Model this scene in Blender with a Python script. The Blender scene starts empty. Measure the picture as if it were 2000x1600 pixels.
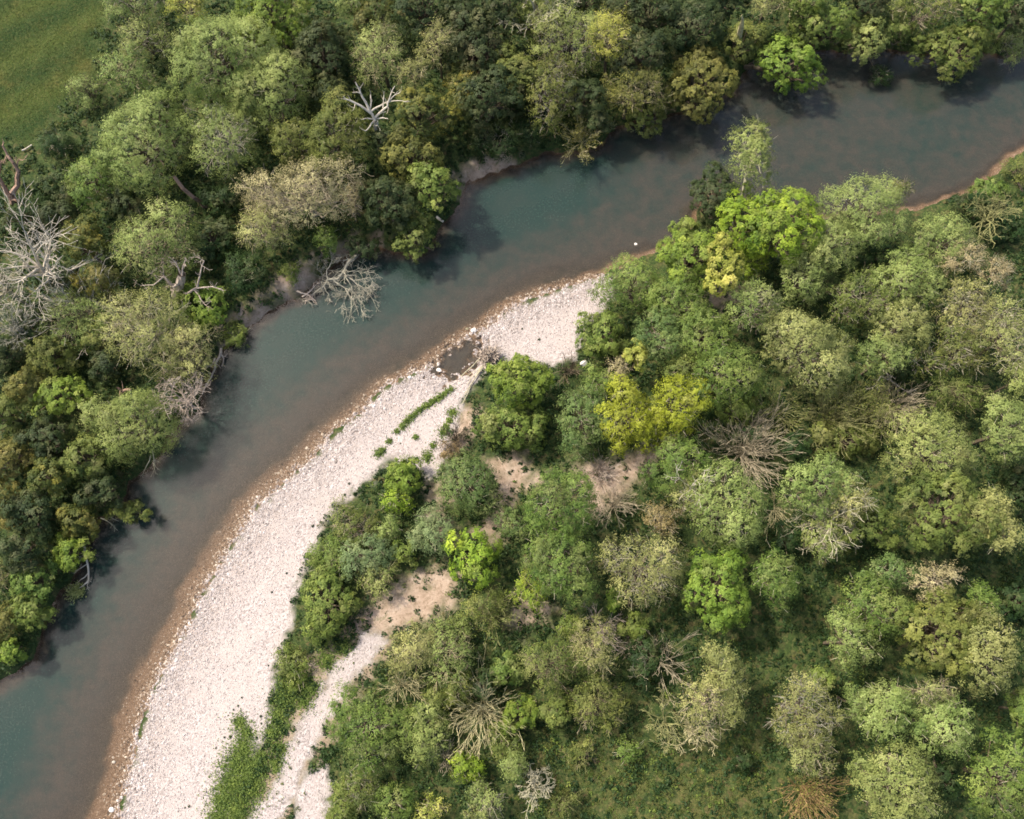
import bpy, math
import numpy as np
from mathutils import Vector

rng = np.random.default_rng(7)
S = bpy.context.scene
COL = S.collection
R_ = math.radians

# ------------------------------------------------------------------ camera, sky, sun, exposure
CAM_H, TILT, FPX = 85.0, R_(16.0), 1640.0          # metres above the water, tilt off the plumb line, focal length in photo pixels
cam_d = bpy.data.cameras.new('camera')
cam_d.sensor_width = 36.0
cam_d.lens = 36.0 * FPX / 2000.0
cam_d.clip_start, cam_d.clip_end = 0.5, 3000.0
cam = bpy.data.objects.new('camera', cam_d)
COL.objects.link(cam)
cam.location = (0, 0, CAM_H)
cam.rotation_euler = (TILT, 0, 0)
S.camera = cam

SUN_ELEV, SUN_AZ = R_(51), R_(-58)                  # azimuth clockwise from +Y
w = bpy.data.worlds.new('World')
S.world = w
w.use_nodes = True
nt = w.node_tree
bg = nt.nodes['Background']
sky = nt.nodes.new('ShaderNodeTexSky')
sky.sky_type = 'NISHITA'
sky.sun_disc = False
sky.sun_elevation = SUN_ELEV
sky.sun_rotation = SUN_AZ % (2 * math.pi)
sky.dust_density = 4.5
sky.ozone_density = 1.0
nt.links.new(sky.outputs[0], bg.inputs[0])
bg.inputs[1].default_value = 0.15
sun_d = bpy.data.lights.new('sun', 'SUN')
sun_d.energy = 3.2
sun_d.angle = R_(2.5)
sun_d.color = (1.0, 0.93, 0.82)
sun = bpy.data.objects.new('sun', sun_d)
COL.objects.link(sun)
SDIR = Vector((math.sin(SUN_AZ) * math.cos(SUN_ELEV), math.cos(SUN_AZ) * math.cos(SUN_ELEV), math.sin(SUN_ELEV)))
sun.rotation_euler = SDIR.to_track_quat('Z', 'Y').to_euler()
S.view_settings.view_transform = 'Standard'
S.view_settings.look = 'None'
S.view_settings.gamma = 1.0
S.view_settings.use_curve_mapping = False
S.view_settings.exposure = 1.02
S.cycles.filter_width = 1.7

# ------------------------------------------------------------------ photo pixel -> place
CT, ST = math.cos(TILT), math.sin(TILT)


def at(px, py, h=0.0):
    """World point at height h that the photograph shows at pixel (px, py)."""
    a, b = (np.asarray(px, float) - 1000) / FPX, (800 - np.asarray(py, float)) / FPX
    dx, dy, dz = a, b * CT + ST, b * ST - CT
    k = (CAM_H - h) / (-dz)
    return np.stack([dx * k, dy * k, np.broadcast_to(h, np.shape(dx * k)).astype(float)], -1)


def mpp(px, py, h=0.0):
    """Metres per photo pixel at that point."""
    b = (800 - py) / FPX
    return (CAM_H - h) / (CT - b * ST) / FPX


# ------------------------------------------------------------------ small helpers
def nrm(v):
    return v / np.maximum(np.linalg.norm(v, axis=-1, keepdims=True), 1e-9)


class Noise:
    def __init__(self, scale, seed, n=10, dim=3):
        r = np.random.default_rng(seed)
        self.k = nrm(r.normal(size=(n, dim))) * r.uniform(0.6, 1.9, (n, 1)) * (2 * math.pi / scale)
        self.p = r.uniform(0, 6.28, n)

    def __call__(self, p):
        return np.sin(p @ self.k.T + self.p).mean(-1) * 1.9


def mesh(name, v, f, mat, parent=None, attrs=None, smooth=False):
    """v (N,3), f (M,k) -> ONE mesh object."""
    v = np.ascontiguousarray(v, np.float32)
    f = np.ascontiguousarray(f, np.int32)
    me = bpy.data.meshes.new(name)
    me.vertices.add(len(v))
    me.vertices.foreach_set('co', v.ravel())
    k = f.shape[1]
    me.loops.add(f.size)
    me.loops.foreach_set('vertex_index', f.ravel())
    me.polygons.add(len(f))
    me.polygons.foreach_set('loop_start', np.arange(0, f.size, k, dtype=np.int32))
    if smooth:
        me.polygons.foreach_set('use_smooth', np.ones(len(f), bool))
    else:
        me.polygons.foreach_set('use_smooth', np.zeros(len(f), bool))
    for an, (dom, arr) in (attrs or {}).items():
        a = me.attributes.new(an, 'FLOAT', dom)
        a.data.foreach_set('value', np.ascontiguousarray(arr, np.float32))
    me.update(calc_edges=True)
    if mat:
        me.materials.append(mat)
    o = bpy.data.objects.new(name, me)
    COL.objects.link(o)
    if parent:
        o.parent = parent
    return o


def thing(name, label, cat, loc, group=None):
    o = bpy.data.objects.new(name, None)
    o.empty_display_size = 0.5
    COL.objects.link(o)
    o.location = tuple(float(c) for c in loc)
    o['label'] = label
    o['category'] = cat
    if group:
        o['group'] = group
    return o


def tagk(o, kind, label=None):
    o['kind'] = kind
    if label:
        o['label'] = label
    return o


def tubes(p0, p1, r0, r1, sides=3):
    """Tapered prisms from arrays of segments."""
    p0, p1 = np.asarray(p0, float), np.asarray(p1, float)
    r0, r1 = np.asarray(r0, float), np.asarray(r1, float)
    d = nrm(p1 - p0)
    a = np.where(np.abs(d[:, 2:3]) < 0.9, np.array([[0, 0, 1.0]]), np.array([[1.0, 0, 0]]))
    u = nrm(np.cross(d, a))
    w_ = np.cross(d, u)
    n = len(p0)
    V = np.zeros((n, 2 * sides, 3))
    for i in range(sides):
        t = 2 * math.pi * i / sides
        o = u * math.cos(t) + w_ * math.sin(t)
        V[:, i] = p0 + o * r0[:, None]
        V[:, sides + i] = p1 + o * r1[:, None]
    F = []
    base = (np.arange(n) * 2 * sides)[:, None]
    for i in range(sides):
        j = (i + 1) % sides
        F.append(base + np.array([[i, j, sides + j, sides + i]]))
    return V.reshape(-1, 3), np.concatenate(F, 0)


def join(*vf):
    V, F, o = [], [], 0
    for v, f in vf:
        V.append(v)
        F.append(f + o)
        o += len(v)
    return np.concatenate(V), np.concatenate(F)


# ------------------------------------------------------------------ materials
def newmat(name):
    m = bpy.data.materials.new(name)
    m.use_nodes = True
    n = m.node_tree
    n.nodes.clear()
    out = n.nodes.new('ShaderNodeOutputMaterial')
    return m, n, out


def N(n, t, **kw):
    x = n.nodes.new(t)
    for k, v in kw.items():
        setattr(x, k, v)
    return x


def ramp(n, stops, fac=None, interp='LINEAR'):
    r = n.nodes.new('ShaderNodeValToRGB')
    r.color_ramp.interpolation = interp
    e = r.color_ramp.elements
    while len(e) < len(stops):
        e.new(0.5)
    for i, (p, c) in enumerate(stops):
        e[i].position = p
        e[i].color = (*c, 1) if len(c) == 3 else c
    if fac is not None:
        n.links.new(fac, r.inputs[0])
    return r


PAL = {
    'sage': ((.050, .074, .026), (.125, .160, .062), (.22, .250, .112)),
    'limewillow': ((.050, .080, .024), (.130, .168, .062), (.218, .255, .114)),
    'olive': ((.027, .044, .012), (.078, .100, .029), (.158, .172, .058)),
    'dark': ((.014, .028, .009), (.042, .064, .020), (.105, .12, .040)),
    'darkgold': ((.018, .030, .009), (.058, .070, .020), (.17, .145, .035)),
    'gold': ((.030, .037, .012), (.088, .092, .029), (.185, .165, .055)),
    'bright': ((.032, .060, .012), (.096, .142, .026), (.190, .235, .052)),
    'yellowlime': ((.042, .078, .012), (.125, .182, .023), (.255, .305, .045)),
    'paleyellow': ((.07, .09, .02), (.185, .205, .050), (.36, .345, .12)),
    'yellow': ((.11, .125, .012), (.275, .295, .022), (.43, .45, .06)),
    'khaki': ((.056, .068, .027), (.146, .162, .070), (.265, .272, .135)),
    'beige': ((.082, .073, .048), (.20, .178, .122), (.35, .315, .225)),
    'teal': ((.028, .056, .022), (.074, .114, .043), (.150, .190, .078)),
    'paleteal': ((.045, .074, .040), (.110, .150, .080), (.20, .235, .14)),
    'green': ((.030, .056, .014), (.083, .122, .032), (.165, .200, .062)),
    'brown': ((.055, .042, .024), (.13, .10, .060), (.22, .175, .11)),
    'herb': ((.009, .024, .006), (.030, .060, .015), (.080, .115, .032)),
    'grass': ((.028, .046, .009), (.078, .098, .020), (.155, .15, .040)),
}
PAL = {k: tuple(tuple(x * q for x, q in zip(c, (1.72, 1.66, 1.22))) for c in v) if k not in ('herb', 'grass', 'dark', 'yellow') else v for k, v in PAL.items()}
_leaf = {}


def leafmat(p):
    if p in _leaf:
        return _leaf[p]
    m, n, out = newmat('leaf_' + p)
    L = n.links
    at_ = N(n, 'ShaderNodeAttribute', attribute_name='tone')
    c = PAL[p]
    r = ramp(n, [(0.0, c[0]), (0.5, c[1]), (1.0, c[2])], at_.outputs['Fac'])
    oi = N(n, 'ShaderNodeObjectInfo')
    hs = N(n, 'ShaderNodeHueSaturation')
    mr = N(n, 'ShaderNodeMapRange')
    mr.inputs['To Min'].default_value, mr.inputs['To Max'].default_value = 0.488, 0.512
    L.new(oi.outputs['Random'], mr.inputs['Value'])
    L.new(mr.outputs[0], hs.inputs['Hue'])
    wa = N(n, 'ShaderNodeAttribute', attribute_name='warm')
    wr = ramp(n, [(0.0, (.075, .06, .025)), (0.5, (.20, .17, .075)), (1.0, (.37, .33, .17))], at_.outputs['Fac'])
    wf = N(n, 'ShaderNodeMath', operation='MULTIPLY')
    wf.inputs[1].default_value = .42
    L.new(wa.outputs['Fac'], wf.inputs[0])
    wm = N(n, 'ShaderNodeMix', data_type='RGBA')
    L.new(wf.outputs[0], wm.inputs['Factor'])
    L.new(r.outputs[0], wm.inputs[6])
    L.new(wr.outputs[0], wm.inputs[7])
    L.new(wm.outputs[2], hs.inputs['Color'])
    b = N(n, 'ShaderNodeBsdfPrincipled')
    b.inputs['Roughness'].default_value = 0.62
    b.inputs['Specular IOR Level'].default_value = 0.22
    t = N(n, 'ShaderNodeBsdfTranslucent')
    mx = N(n, 'ShaderNodeMixShader')
    mx.inputs[0].default_value = 0.36
    L.new(hs.outputs[0], b.inputs['Base Color'])
    L.new(hs.outputs[0], t.inputs['Color'])
    L.new(b.outputs[0], mx.inputs[1])
    L.new(t.outputs[0], mx.inputs[2])
    L.new(mx.outputs[0], out.inputs[0])
    _leaf[p] = m
    return m


BARK = {'white': (.47, .415, .33), 'pale': (.33, .30, .205), 'grey': (.27, .25, .19), 'brown': (.115, .09, .06), 'red': (.27, .175, .125),
        'tan': (.31, .262, .175), 'moss': (.21, .205, .085), 'pink': (.36, .295, .235), 'rust': (.25, .165, .075), 'straw': (.36, .32, .175)}
_bark = {}


def barkmat(p):
    if p in _bark:
        return _bark[p]
    m, n, out = newmat('bark_' + p)
    L = n.links
    c = BARK[p]
    tc = N(n, 'ShaderNodeTexCoord')
    nz = N(n, 'ShaderNodeTexNoise')
    nz.inputs['Scale'].default_value = 3.0
    nz.inputs['Detail'].default_value = 6
    L.new(tc.outputs['Object'], nz.inputs['Vector'])
    r = ramp(n, [(0.25, tuple(x * .55 for x in c)), (0.5, c), (0.8, tuple(min(.8, x * 1.3) for x in c))], nz.outputs['Fac'])
    b = N(n, 'ShaderNodeBsdfPrincipled')
    b.inputs['Roughness'].default_value = 0.85
    b.inputs['Specular IOR Level'].default_value = 0.15
    L.new(r.outputs[0], b.inputs['Base Color'])
    L.new(b.outputs[0], out.inputs[0])
    _bark[p] = m
    return m


# ------------------------------------------------------------------ the lie of the land
LEFT = [(-60, 1370), (0, 1330), (62, 1292), (88, 1215), (105, 1165), (135, 1140), (160, 1090), (185, 1015), (240, 985), (252, 935), (295, 912),
        (325, 850), (385, 805), (398, 740), (428, 690), (468, 650), (510, 622), (540, 595), (590, 575), (620, 545), (650, 512), (690, 488),
        (730, 482), (800, 492), (828, 496), (862, 440), (897, 400), (905, 362), (960, 336), (1010, 322), (1060, 297), (1100, 297), (1170, 285),
        (1200, 248), (1270, 225), (1340, 215), (1400, 195), (1440, 170), (1455, 130), (1490, 105), (1560, 100), (1640, 98), (1700, 92),
        (1760, 98), (1850, 108), (1920, 100), (1960, 108), (2000, 100), (2080, 85)]
RIGHT = [(170, 1680), (232, 1600), (258, 1500), (275, 1420), (300, 1350), (330, 1295), (375, 1210), (402, 1150), (440, 1090), (472, 1040),
         (500, 992), (558, 940), (602, 905), (650, 850), (690, 822), (722, 790), (752, 760), (800, 735), (840, 716), (868, 692),
         (900, 668), (930, 650), (952, 638), (975, 620), (1010, 598), (1060, 577), (1120, 557), (1180, 535), (1215, 515), (1275, 492), (1318, 482),
         (1352, 442), (1372, 402), (1400, 372), (1440, 402), (1500, 422), (1600, 425), (1700, 420), (1790, 408), (1850, 389), (1900, 374),
         (1935, 345), (1985, 300), (2060, 265)]


def to_line(p):
    q = at([a[0] for a in p], [a[1] for a in p])[:, :2]
    a, b = q[0] + nrm(q[0] - q[2]) * 400, q[-1] + nrm(q[-1] - q[-3]) * 400
    return np.vstack([a, q, b])


LL, RL = to_line(LEFT), to_line(RIGHT)
RIVER = np.vstack([LL, RL[::-1]])


def pdist(P, line):
    d = np.full(len(P), 1e9)
    for a, b in zip(line[:-1], line[1:]):
        ab = b - a
        t = np.clip(((P - a) @ ab) / max(ab @ ab, 1e-9), 0, 1)
        d = np.minimum(d, np.hypot(*(P - a - t[:, None] * ab).T))
    return d


def inside(P, poly):
    c = np.zeros(len(P), bool)
    a = poly
    b = np.roll(poly, -1, 0)
    for (x0, y0), (x1, y1) in zip(a, b):
        if y0 == y1:
            continue
        hit = ((y0 > P[:, 1]) != (y1 > P[:, 1])) & (P[:, 0] < (x1 - x0) * (P[:, 1] - y0) / (y1 - y0) + x0)
        c ^= hit
    return c


def sdist(P, poly):
    """Signed distance, positive inside."""
    d = pdist(P, np.vstack([poly, poly[:1]]))
    return np.where(inside(P, poly), d, -d)


n_shore = Noise(3.0, 1, dim=2)
n_bump = Noise(5.0, 2, dim=2)
n_fine = Noise(1.3, 3, dim=2)
POOL, TEAL = at(898, 703)[:2], at(1930, 300)[:2]


def land(P):
    """Height of the ground at P (N,2)."""
    P = np.atleast_2d(P)
    dl, dr = pdist(P, LL), pdist(P, RL)
    ins = inside(P, RIVER)
    wob = n_shore(P) * 0.30 + n_fine(P) * 0.20
    # signed distance to each bank line: positive in the water
    sl, sr = np.where(ins, dl, -dl) + wob, np.where(ins, dr, -dr) + wob
    dep_r = np.interp(sr, [0, .8, 2.2, 3.4, 7, 11, 17], [0, .07, .17, .46, .82, 1.25, 1.8])
    dep_l = np.interp(sl, [0, .5, 1.5, 4], [0.05, .5, 1.15, 1.8])
    dep_r = np.where(sr > 0, dep_r + .28 * np.interp(P[:, 1], [-12, 12, 40], [0, .35, 1.0]) * np.clip((sr - .5) / 1.2, 0, 1), dep_r)
    up = np.clip((P[:, 0] - 4) / 12, 0, 1) * np.clip((P[:, 1] - 20) / 10, 0, 1)
    dep_r = dep_r * (1 - up) + np.minimum(np.interp(sr, [0, .5, 1.6, 6], [0, .28, .80, 1.0]), .92 + .6 * np.exp(-(np.hypot(*(P - TEAL).T) / 7) ** 2)) * up
    dep = np.minimum(dep_r, dep_l) + 0.05 * n_bump(P) * np.clip(sr / 3, 0, 1)
    pq = (P - POOL) @ np.array([[.8, -.6], [.6, .8]])
    pd = np.hypot(pq[:, 0] * .62, pq[:, 1])
    left = dl < dr
    hl = np.interp(-sl, [0, .35, 1.2, 4], [0.02, .65, 1.35, 1.75])
    hr = np.interp(-sr, [0, 1.5, 5, 10, 30], [0, .16, .5, .95, 1.5])
    h = np.where(left, hl, hr) + n_bump(P) * np.where(left, .12, .05) * np.clip(np.where(left, -sl, -sr) / 2, 0, 1)
    pool = np.exp(-((np.maximum(pd - .9 + 1.0 * n_fine(P), 0)) / .75) ** 2)
    res = np.where(np.where(left, sl, sr) > 0, -dep, h)
    return res * (1 - pool) - .62 * pool


GRAVEL = [(150, 1700), (232, 1600), (258, 1500), (300, 1350), (375, 1210), (440, 1090), (500, 992), (602, 905), (690, 822), (752, 760),
          (840, 716), (868, 692), (900, 668), (952, 638), (1010, 598), (1120, 557), (1180, 535), (1200, 545), (1190, 575),
          (1172, 612), (1138, 640), (1125, 700), (1082, 716), (1000, 705), (955, 715), (925, 748), (905, 785), (890, 830), (870, 890), (850, 940), (800, 905), (760, 895),
          (735, 925), (690, 965), (645, 1000), (620, 1060), (598, 1110), (580, 1150), (574, 1210), (560, 1250), (545, 1290), (535, 1330), (528, 1380),
          (530, 1440), (500, 1470), (470, 1520), (450, 1600), (440, 1720)]
TRACK = [(470, 1640), (520, 1590), (560, 1540), (575, 1480), (605, 1425), (635, 1370), (665, 1325), (700, 1285), (725, 1255)]
TRACK2 = [(600, 1640), (610, 1570), (615, 1530)]
CLEAR = [(690, 1235), (700, 1195), (740, 1165), (800, 1130), (865, 1105), (905, 1130), (890, 1175), (850, 1205), (800, 1225), (750, 1250), (715, 1262)]
SANDS = [[(850, 860), (880, 820), (905, 790), (935, 800), (930, 850), (900, 885), (870, 900)],
         [(945, 900), (1020, 890), (1060, 930), (1010, 960), (1000, 1010), (965, 1070), (930, 1040), (975, 985)],
         [(1110, 905), (1200, 900), (1290, 862), (1330, 850), (1310, 890), (1250, 930), (1195, 985), (1170, 1020), (1150, 980)],
         [(840, 940), (880, 930), (870, 1000), (890, 1050), (868, 1080), (840, 1000)],
         [(1380, 590), (1430, 555), (1450, 560), (1420, 600), (1395, 615)],
         [(1000, 1195), (1050, 1170), (1085, 1190), (1040, 1225), (1000, 1235)],
         [(540, 545), (575, 520), (610, 510), (615, 540), (590, 575), (548, 595), (535, 575)],
         [(428, 655), (470, 612), (515, 578), (550, 592), (515, 630), (475, 660), (440, 700)],
         [(880, 350), (925, 316), (1000, 298), (1018, 330), (905, 378)],
         [(560, 1300), (610, 1290), (640, 1270), (665, 1280), (620, 1330), (585, 1330)],
         [(630, 500), (685, 470), (735, 462), (745, 492), (690, 500), (655, 525)]]
MEADOW = [(-300, -200), (250, -200), (222, 0), (205, 90), (190, 160), (140, 215), (110, 255), (60, 285), (0, 305), (-300, 330)]
GLADE = [(1060, 1430), (1150, 1450), (1260, 1440), (1400, 1430), (1480, 1420), (1520, 1520), (1500, 1680), (1020, 1680), (1030, 1560)]


def poly_w(p):
    return at([a[0] for a in p], [a[1] for a in p], 1.0 if p is not GRAVEL else 0.4)[:, :2]


gp, mp, glp = poly_w(GRAVEL), poly_w(MEADOW), poly_w(GLADE)
sand_polys = [poly_w(CLEAR)] + [poly_w(s) for s in SANDS]
track_lines = [(poly_w(TRACK), 1.1), (poly_w(TRACK2), 1.4)]


def zones(P):
    """gravel, sand, meadow, glade weights at P."""
    j = n_shore(P) * 0.35 + n_fine(P) * 0.35
    g = np.clip((sdist(P, gp) + j) / 0.7 + 0.5, 0, 1)
    for ln, wd in track_lines:
        g = np.maximum(g, np.clip((wd - pdist(P, ln) + j * 1.1) / 0.5 + 0.5, 0, 1))
    s = np.zeros(len(P))
    for q in sand_polys:
        s = np.maximum(s, np.clip((sdist(P, q) + j * 2.2 - .2) / 1.8 + 0.5, 0, 1))
    for ln, wd in track_lines[:1]:
        s = np.maximum(s, 0.8 * np.clip((wd + 0.9 - pdist(P, ln) + j * 2) / 0.7 + 0.5, 0, 1))
    m = np.clip((sdist(P, mp) + j * 3) / 2.0 + 0.5, 0, 1)
    q = np.clip((sdist(P, glp) + j * 3) / 3.0 + 0.5, 0, 1)
    return g, s, m, q


# ------------------------------------------------------------------ ground (one sheet to the horizon)
def axis(lo, hi, st, far):
    c = np.arange(lo, hi + st / 2, st)
    e = np.cumsum(np.geomspace(st * 2, far / 4, 14))
    return np.concatenate([lo - e[::-1], c, hi + e])


gx, gy = axis(-72, 72, 0.46, 500), axis(-26, 92, 0.46, 500)
GX, GY = np.meshgrid(gx, gy)
GP = np.stack([GX.ravel(), GY.ravel()], 1)
GZ = land(GP)
gG, gS, gM, gQ = zones(GP)
nx, ny = len(gx), len(gy)
ii = (np.arange(ny - 1)[:, None] * nx + np.arange(nx - 1)[None]).ravel()
GF = np.stack([ii, ii + 1, ii + nx + 1, ii + nx], 1)

m_ground, n, out = newmat('ground')
L = n.links
geo = N(n, 'ShaderNodeNewGeometry')
pos = geo.outputs['Position']
sep = N(n, 'ShaderNodeSeparateXYZ')
L.new(pos, sep.inputs[0])


def noise(scale, det=4, rough=.55):
    x = N(n, 'ShaderNodeTexNoise')
    x.inputs['Scale'].default_value = scale
    x.inputs['Detail'].default_value = det
    x.inputs['Roughness'].default_value = rough
    L.new(pos, x.inputs['Vector'])
    return x.outputs['Fac']


def vor(scale, feat='F1', out_='Color', rnd=1.0):
    x = N(n, 'ShaderNodeTexVoronoi', feature=feat)
    x.inputs['Scale'].default_value = scale
    x.inputs['Randomness'].default_value = rnd
    L.new(pos, x.inputs['Vector'])
    return x.outputs[out_]


def math_(op, a, b=None, clamp=False):
    x = N(n, 'ShaderNodeMath', operation=op, use_clamp=clamp)
    for i, v in enumerate((a, b)):
        if v is None:
            continue
        if isinstance(v, (int, float)):
            x.inputs[i].default_value = v
        else:
            L.new(v, x.inputs[i])
    return x.outputs[0]


def mixc(f, a, b, mode='MIX'):
    x = N(n, 'ShaderNodeMix', data_type='RGBA', blend_type=mode)
    if isinstance(f, (int, float)):
        x.inputs['Factor'].default_value = f
    else:
        L.new(f, x.inputs['Factor'])
    for k, v in ((6, a), (7, b)):
        if isinstance(v, tuple):
            x.inputs[k].default_value = (*v, 1)
        else:
            L.new(v, x.inputs[k])
    return x.outputs[2]


def attr(name):
    return N(n, 'ShaderNodeAttribute', attribute_name=name).outputs['Fac']


def step_(v, lo, hi):
    x = N(n, 'ShaderNodeMapRange', interpolation_type='SMOOTHSTEP')
    x.inputs['From Min'].default_value, x.inputs['From Max'].default_value = lo, hi
    L.new(v, x.inputs['Value'])
    return x.outputs[0]


# stones of the bar: two sizes of cobble, each cell its own grey
cs = N(n, 'ShaderNodeSeparateColor')
L.new(vor(7.0), cs.inputs[0])
cf = N(n, 'ShaderNodeSeparateColor')
L.new(vor(17.0), cf.inputs[0])
stone = ramp(n, [(0, (.18, .152, .138)), (.16, (.255, .218, .198)), (.45, (.325, .280, .259)), (1, (.40, .355, .332))], cs.outputs[0]).outputs[0]
stone2 = ramp(n, [(0, (.22, .19, .172)), (.2, (.318, .273, .247)), (1, (.375, .33, .303))], cf.outputs[0]).outputs[0]
stone = mixc(step_(noise(.35, 3), .38, .62), stone, stone2)
stone = mixc(step_(noise(.13, 4), .52, .75), stone, (.335, .286, .258))
stone = mixc(step_(noise(.22, 5, .65), .55, .78), stone, (.27, .240, .215))
stone = mixc(math_('MULTIPLY', attr('shore'), .8), stone, mixc(step_(noise(.6, 4, .6), .35, .65), ramp(n, [(0, (.13, .108, .095)), (.3, (.235, .203, .18)), (.6, (.335, .290, .265)), (1, (.43, .39, .36))], cs.outputs[2]).outputs[0], (.25, .20, .165)))
# below the water line: rusty, algae-covered stones
wet1 = ramp(n, [(0, (.105, .068, .042)), (.4, (.155, .10, .062)), (.85, (.20, .135, .088)), (1, (.34, .26, .20))], cf.outputs[0]).outputs[0]
bed = ramp(n, [(0, (.052, .042, .03)), (.5, (.105, .083, .06)), (.93, (.15, .12, .09)), (1, (.26, .23, .18))], cf.outputs[1]).outputs[0]
bed = mixc(step_(noise(.5, 5), .5, .78), bed, (.045, .045, .03))
z = math_('ADD', sep.outputs[2], math_('MULTIPLY', math_('SUBTRACT', noise(.9, 4), .5), .12))
sub = mixc(step_(z, -.42, -.22), bed, wet1)
gravel_c = mixc(step_(z, -.03, .05), sub, stone)
# bare sandy earth
sand_c = ramp(n, [(.25, (.19, .135, .092)), (.5, (.30, .225, .165)), (.75, (.38, .305, .24))], noise(1.1, 7, .65)).outputs[0]
sand_c = mixc(step_(noise(4.5, 5, .7), .50, .70), sand_c, (.15, .11, .070))
sand_c = mixc(step_(noise(.8, 6, .7), .56, .72), sand_c, (.10, .105, .045))
# woodland floor
fl = ramp(n, [(.25, (.014, .020, .008)), (.45, (.026, .038, .012)), (.62, (.042, .044, .017)), (.8, (.085, .060, .036))], noise(.55, 8, .65)).outputs[0]
fl = mixc(step_(noise(2.6, 5, .7), .45, .75), fl, (.030, .052, .014))
# meadow with broad mown bands
wv = N(n, 'ShaderNodeTexWave', wave_type='BANDS', bands_direction='DIAGONAL')
mpn = N(n, 'ShaderNodeMapping')
mpn.inputs['Rotation'].default_value = (0, 0, R_(100))
L.new(pos, mpn.inputs['Vector'])
L.new(mpn.outputs[0], wv.inputs['Vector'])
wv.inputs['Scale'].default_value = .075
wv.inputs['Distortion'].default_value = 3.5
wv.inputs['Detail'].default_value = 3
wv.inputs['Detail Scale'].default_value = .6
md = mixc(wv.outputs['Fac'], (.010, .027, .004), (.044, .058, .009))
md = mixc(step_(noise(.25, 6, .6), .48, .72), md, (.066, .060, .012))
md = mixc(step_(noise(5.0, 4, .7), .45, .7), md, (.022, .042, .007))
gl = mixc(step_(noise(.3, 6, .65), .4, .65), (.022, .038, .009), (.070, .056, .020))
gl = mixc(step_(noise(3.2, 5, .7), .42, .7), gl, (.020, .036, .009))
ct = N(n, 'ShaderNodeSeparateColor')
L.new(vor(2.3), ct.inputs[0])
cu = N(n, 'ShaderNodeSeparateColor')
L.new(vor(6.5), cu.inputs[0])
tuf = ramp(n, [(0, (.010, .020, .006)), (.3, (.024, .046, .011)), (.6, (.045, .070, .017)), (.8, (.060, .060, .022)), (.92, (.105, .088, .035)), (1, (.10, .06, .03))], ct.outputs[0]).outputs[0]
tuf2 = ramp(n, [(0, (.008, .016, .005)), (.45, (.028, .050, .012)), (.8, (.062, .082, .020)), (1, (.13, .12, .045))], cu.outputs[1]).outputs[0]
tuf = mixc(.5, tuf, tuf2)
fl = mixc(.72, fl, tuf)
gl = mixc(.8, gl, mixc(step_(noise(.8, 5, .7), .45, .65), tuf, mixc(.6, tuf2, (.095, .085, .026))))
gl = mixc(step_(noise(1.7, 4, .7), .58, .72), gl, (.090, .060, .028))
md = mixc(.25, md, tuf2)
col = mixc(attr('glade'), fl, gl)
col = mixc(attr('meadow'), col, md)
col = mixc(attr('sand'), col, sand_c)
under = step_(z, .12, .02)
col = mixc(attr('gravel'), col, gravel_c)
col = mixc(math_('MULTIPLY', math_('LESS_THAN', z, 0.0), 1), col, sub)
bump = N(n, 'ShaderNodeBump')
bump.inputs['Strength'].default_value = .3
bump.inputs['Distance'].default_value = .06
hh = math_('ADD', math_('MULTIPLY', vor(7.0, 'F1', 'Distance'), -1.0), math_('MULTIPLY', noise(7, 5, .7), .8))
veg = math_('SUBTRACT', 1.0, math_('ADD', attr('gravel'), attr('sand'), True), True)
hh = math_('ADD', hh, math_('MULTIPLY', veg, math_('ADD', math_('MULTIPLY', vor(2.3, 'F1', 'Distance'), -4.0), math_('MULTIPLY', noise(5, 4, .7), 5.0))))
L.new(hh, bump.inputs['Height'])
b = N(n, 'ShaderNodeBsdfPrincipled')
b.inputs['Roughness'].default_value = .9
b.inputs['Specular IOR Level'].default_value = .15
L.new(col, b.inputs['Base Color'])
L.new(bump.outputs[0], b.inputs['Normal'])
L.new(b.outputs[0], out.inputs[0])
o = mesh('ground', np.column_stack([GP, GZ]), GF, m_ground, attrs={
    'shore': ('POINT', np.exp(-(pdist(GP, RL) / 2.4) ** 2)), 'gravel': ('POINT', gG), 'sand': ('POINT', gS * (1 - gG)), 'meadow': ('POINT', gM), 'glade': ('POINT', gQ)}, smooth=True)
tagk(o, 'structure', 'wooded river flats with a pale gravel bar, sandy clearings and meadow')

# ------------------------------------------------------------------ river water
wx, wy = axis(-72, 72, 0.7, 500), axis(-26, 92, 0.7, 500)
WX, WY = np.meshgrid(wx, wy)
WP = np.stack([WX.ravel(), WY.ravel()], 1)
WD = -land(WP)
wnx, wny = len(wx), len(wy)
ii = (np.arange(wny - 1)[:, None] * wnx + np.arange(wnx - 1)[None]).ravel()
WF = np.stack([ii, ii + 1, ii + wnx + 1, ii + wnx], 1)
WF = WF[(WD[WF] > -0.25).any(1)]
used, inv = np.unique(WF, return_inverse=True)
m_water, n, out = newmat('river_water')
L = n.links
geo = N(n, 'ShaderNodeNewGeometry')
pos = geo.outputs['Position']
dpt = attr('depth')
turb = ramp(n, [(0, (0, 0, 0)), (.10, (.08,) * 3), (.22, (.38,) * 3), (.38, (.70,) * 3), (.65, (.88,) * 3), (1, (.93,) * 3)], math_('MULTIPLY', dpt, .55)).outputs[0]
tint = ramp(n, [(0, (.96, .95, .93)), (.3, (.80, .77, .70)), (1, (.55, .62, .55))], math_('MULTIPLY', dpt, .6)).outputs[0]
tr = N(n, 'ShaderNodeBsdfTransparent')
L.new(tint, tr.inputs['Color'])
df = N(n, 'ShaderNodeBsdfDiffuse')
teal = mixc(step_(noise(.22, 4), .35, .7), (.0150, .0340, .0275), (.022, .0355, .0290))
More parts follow.
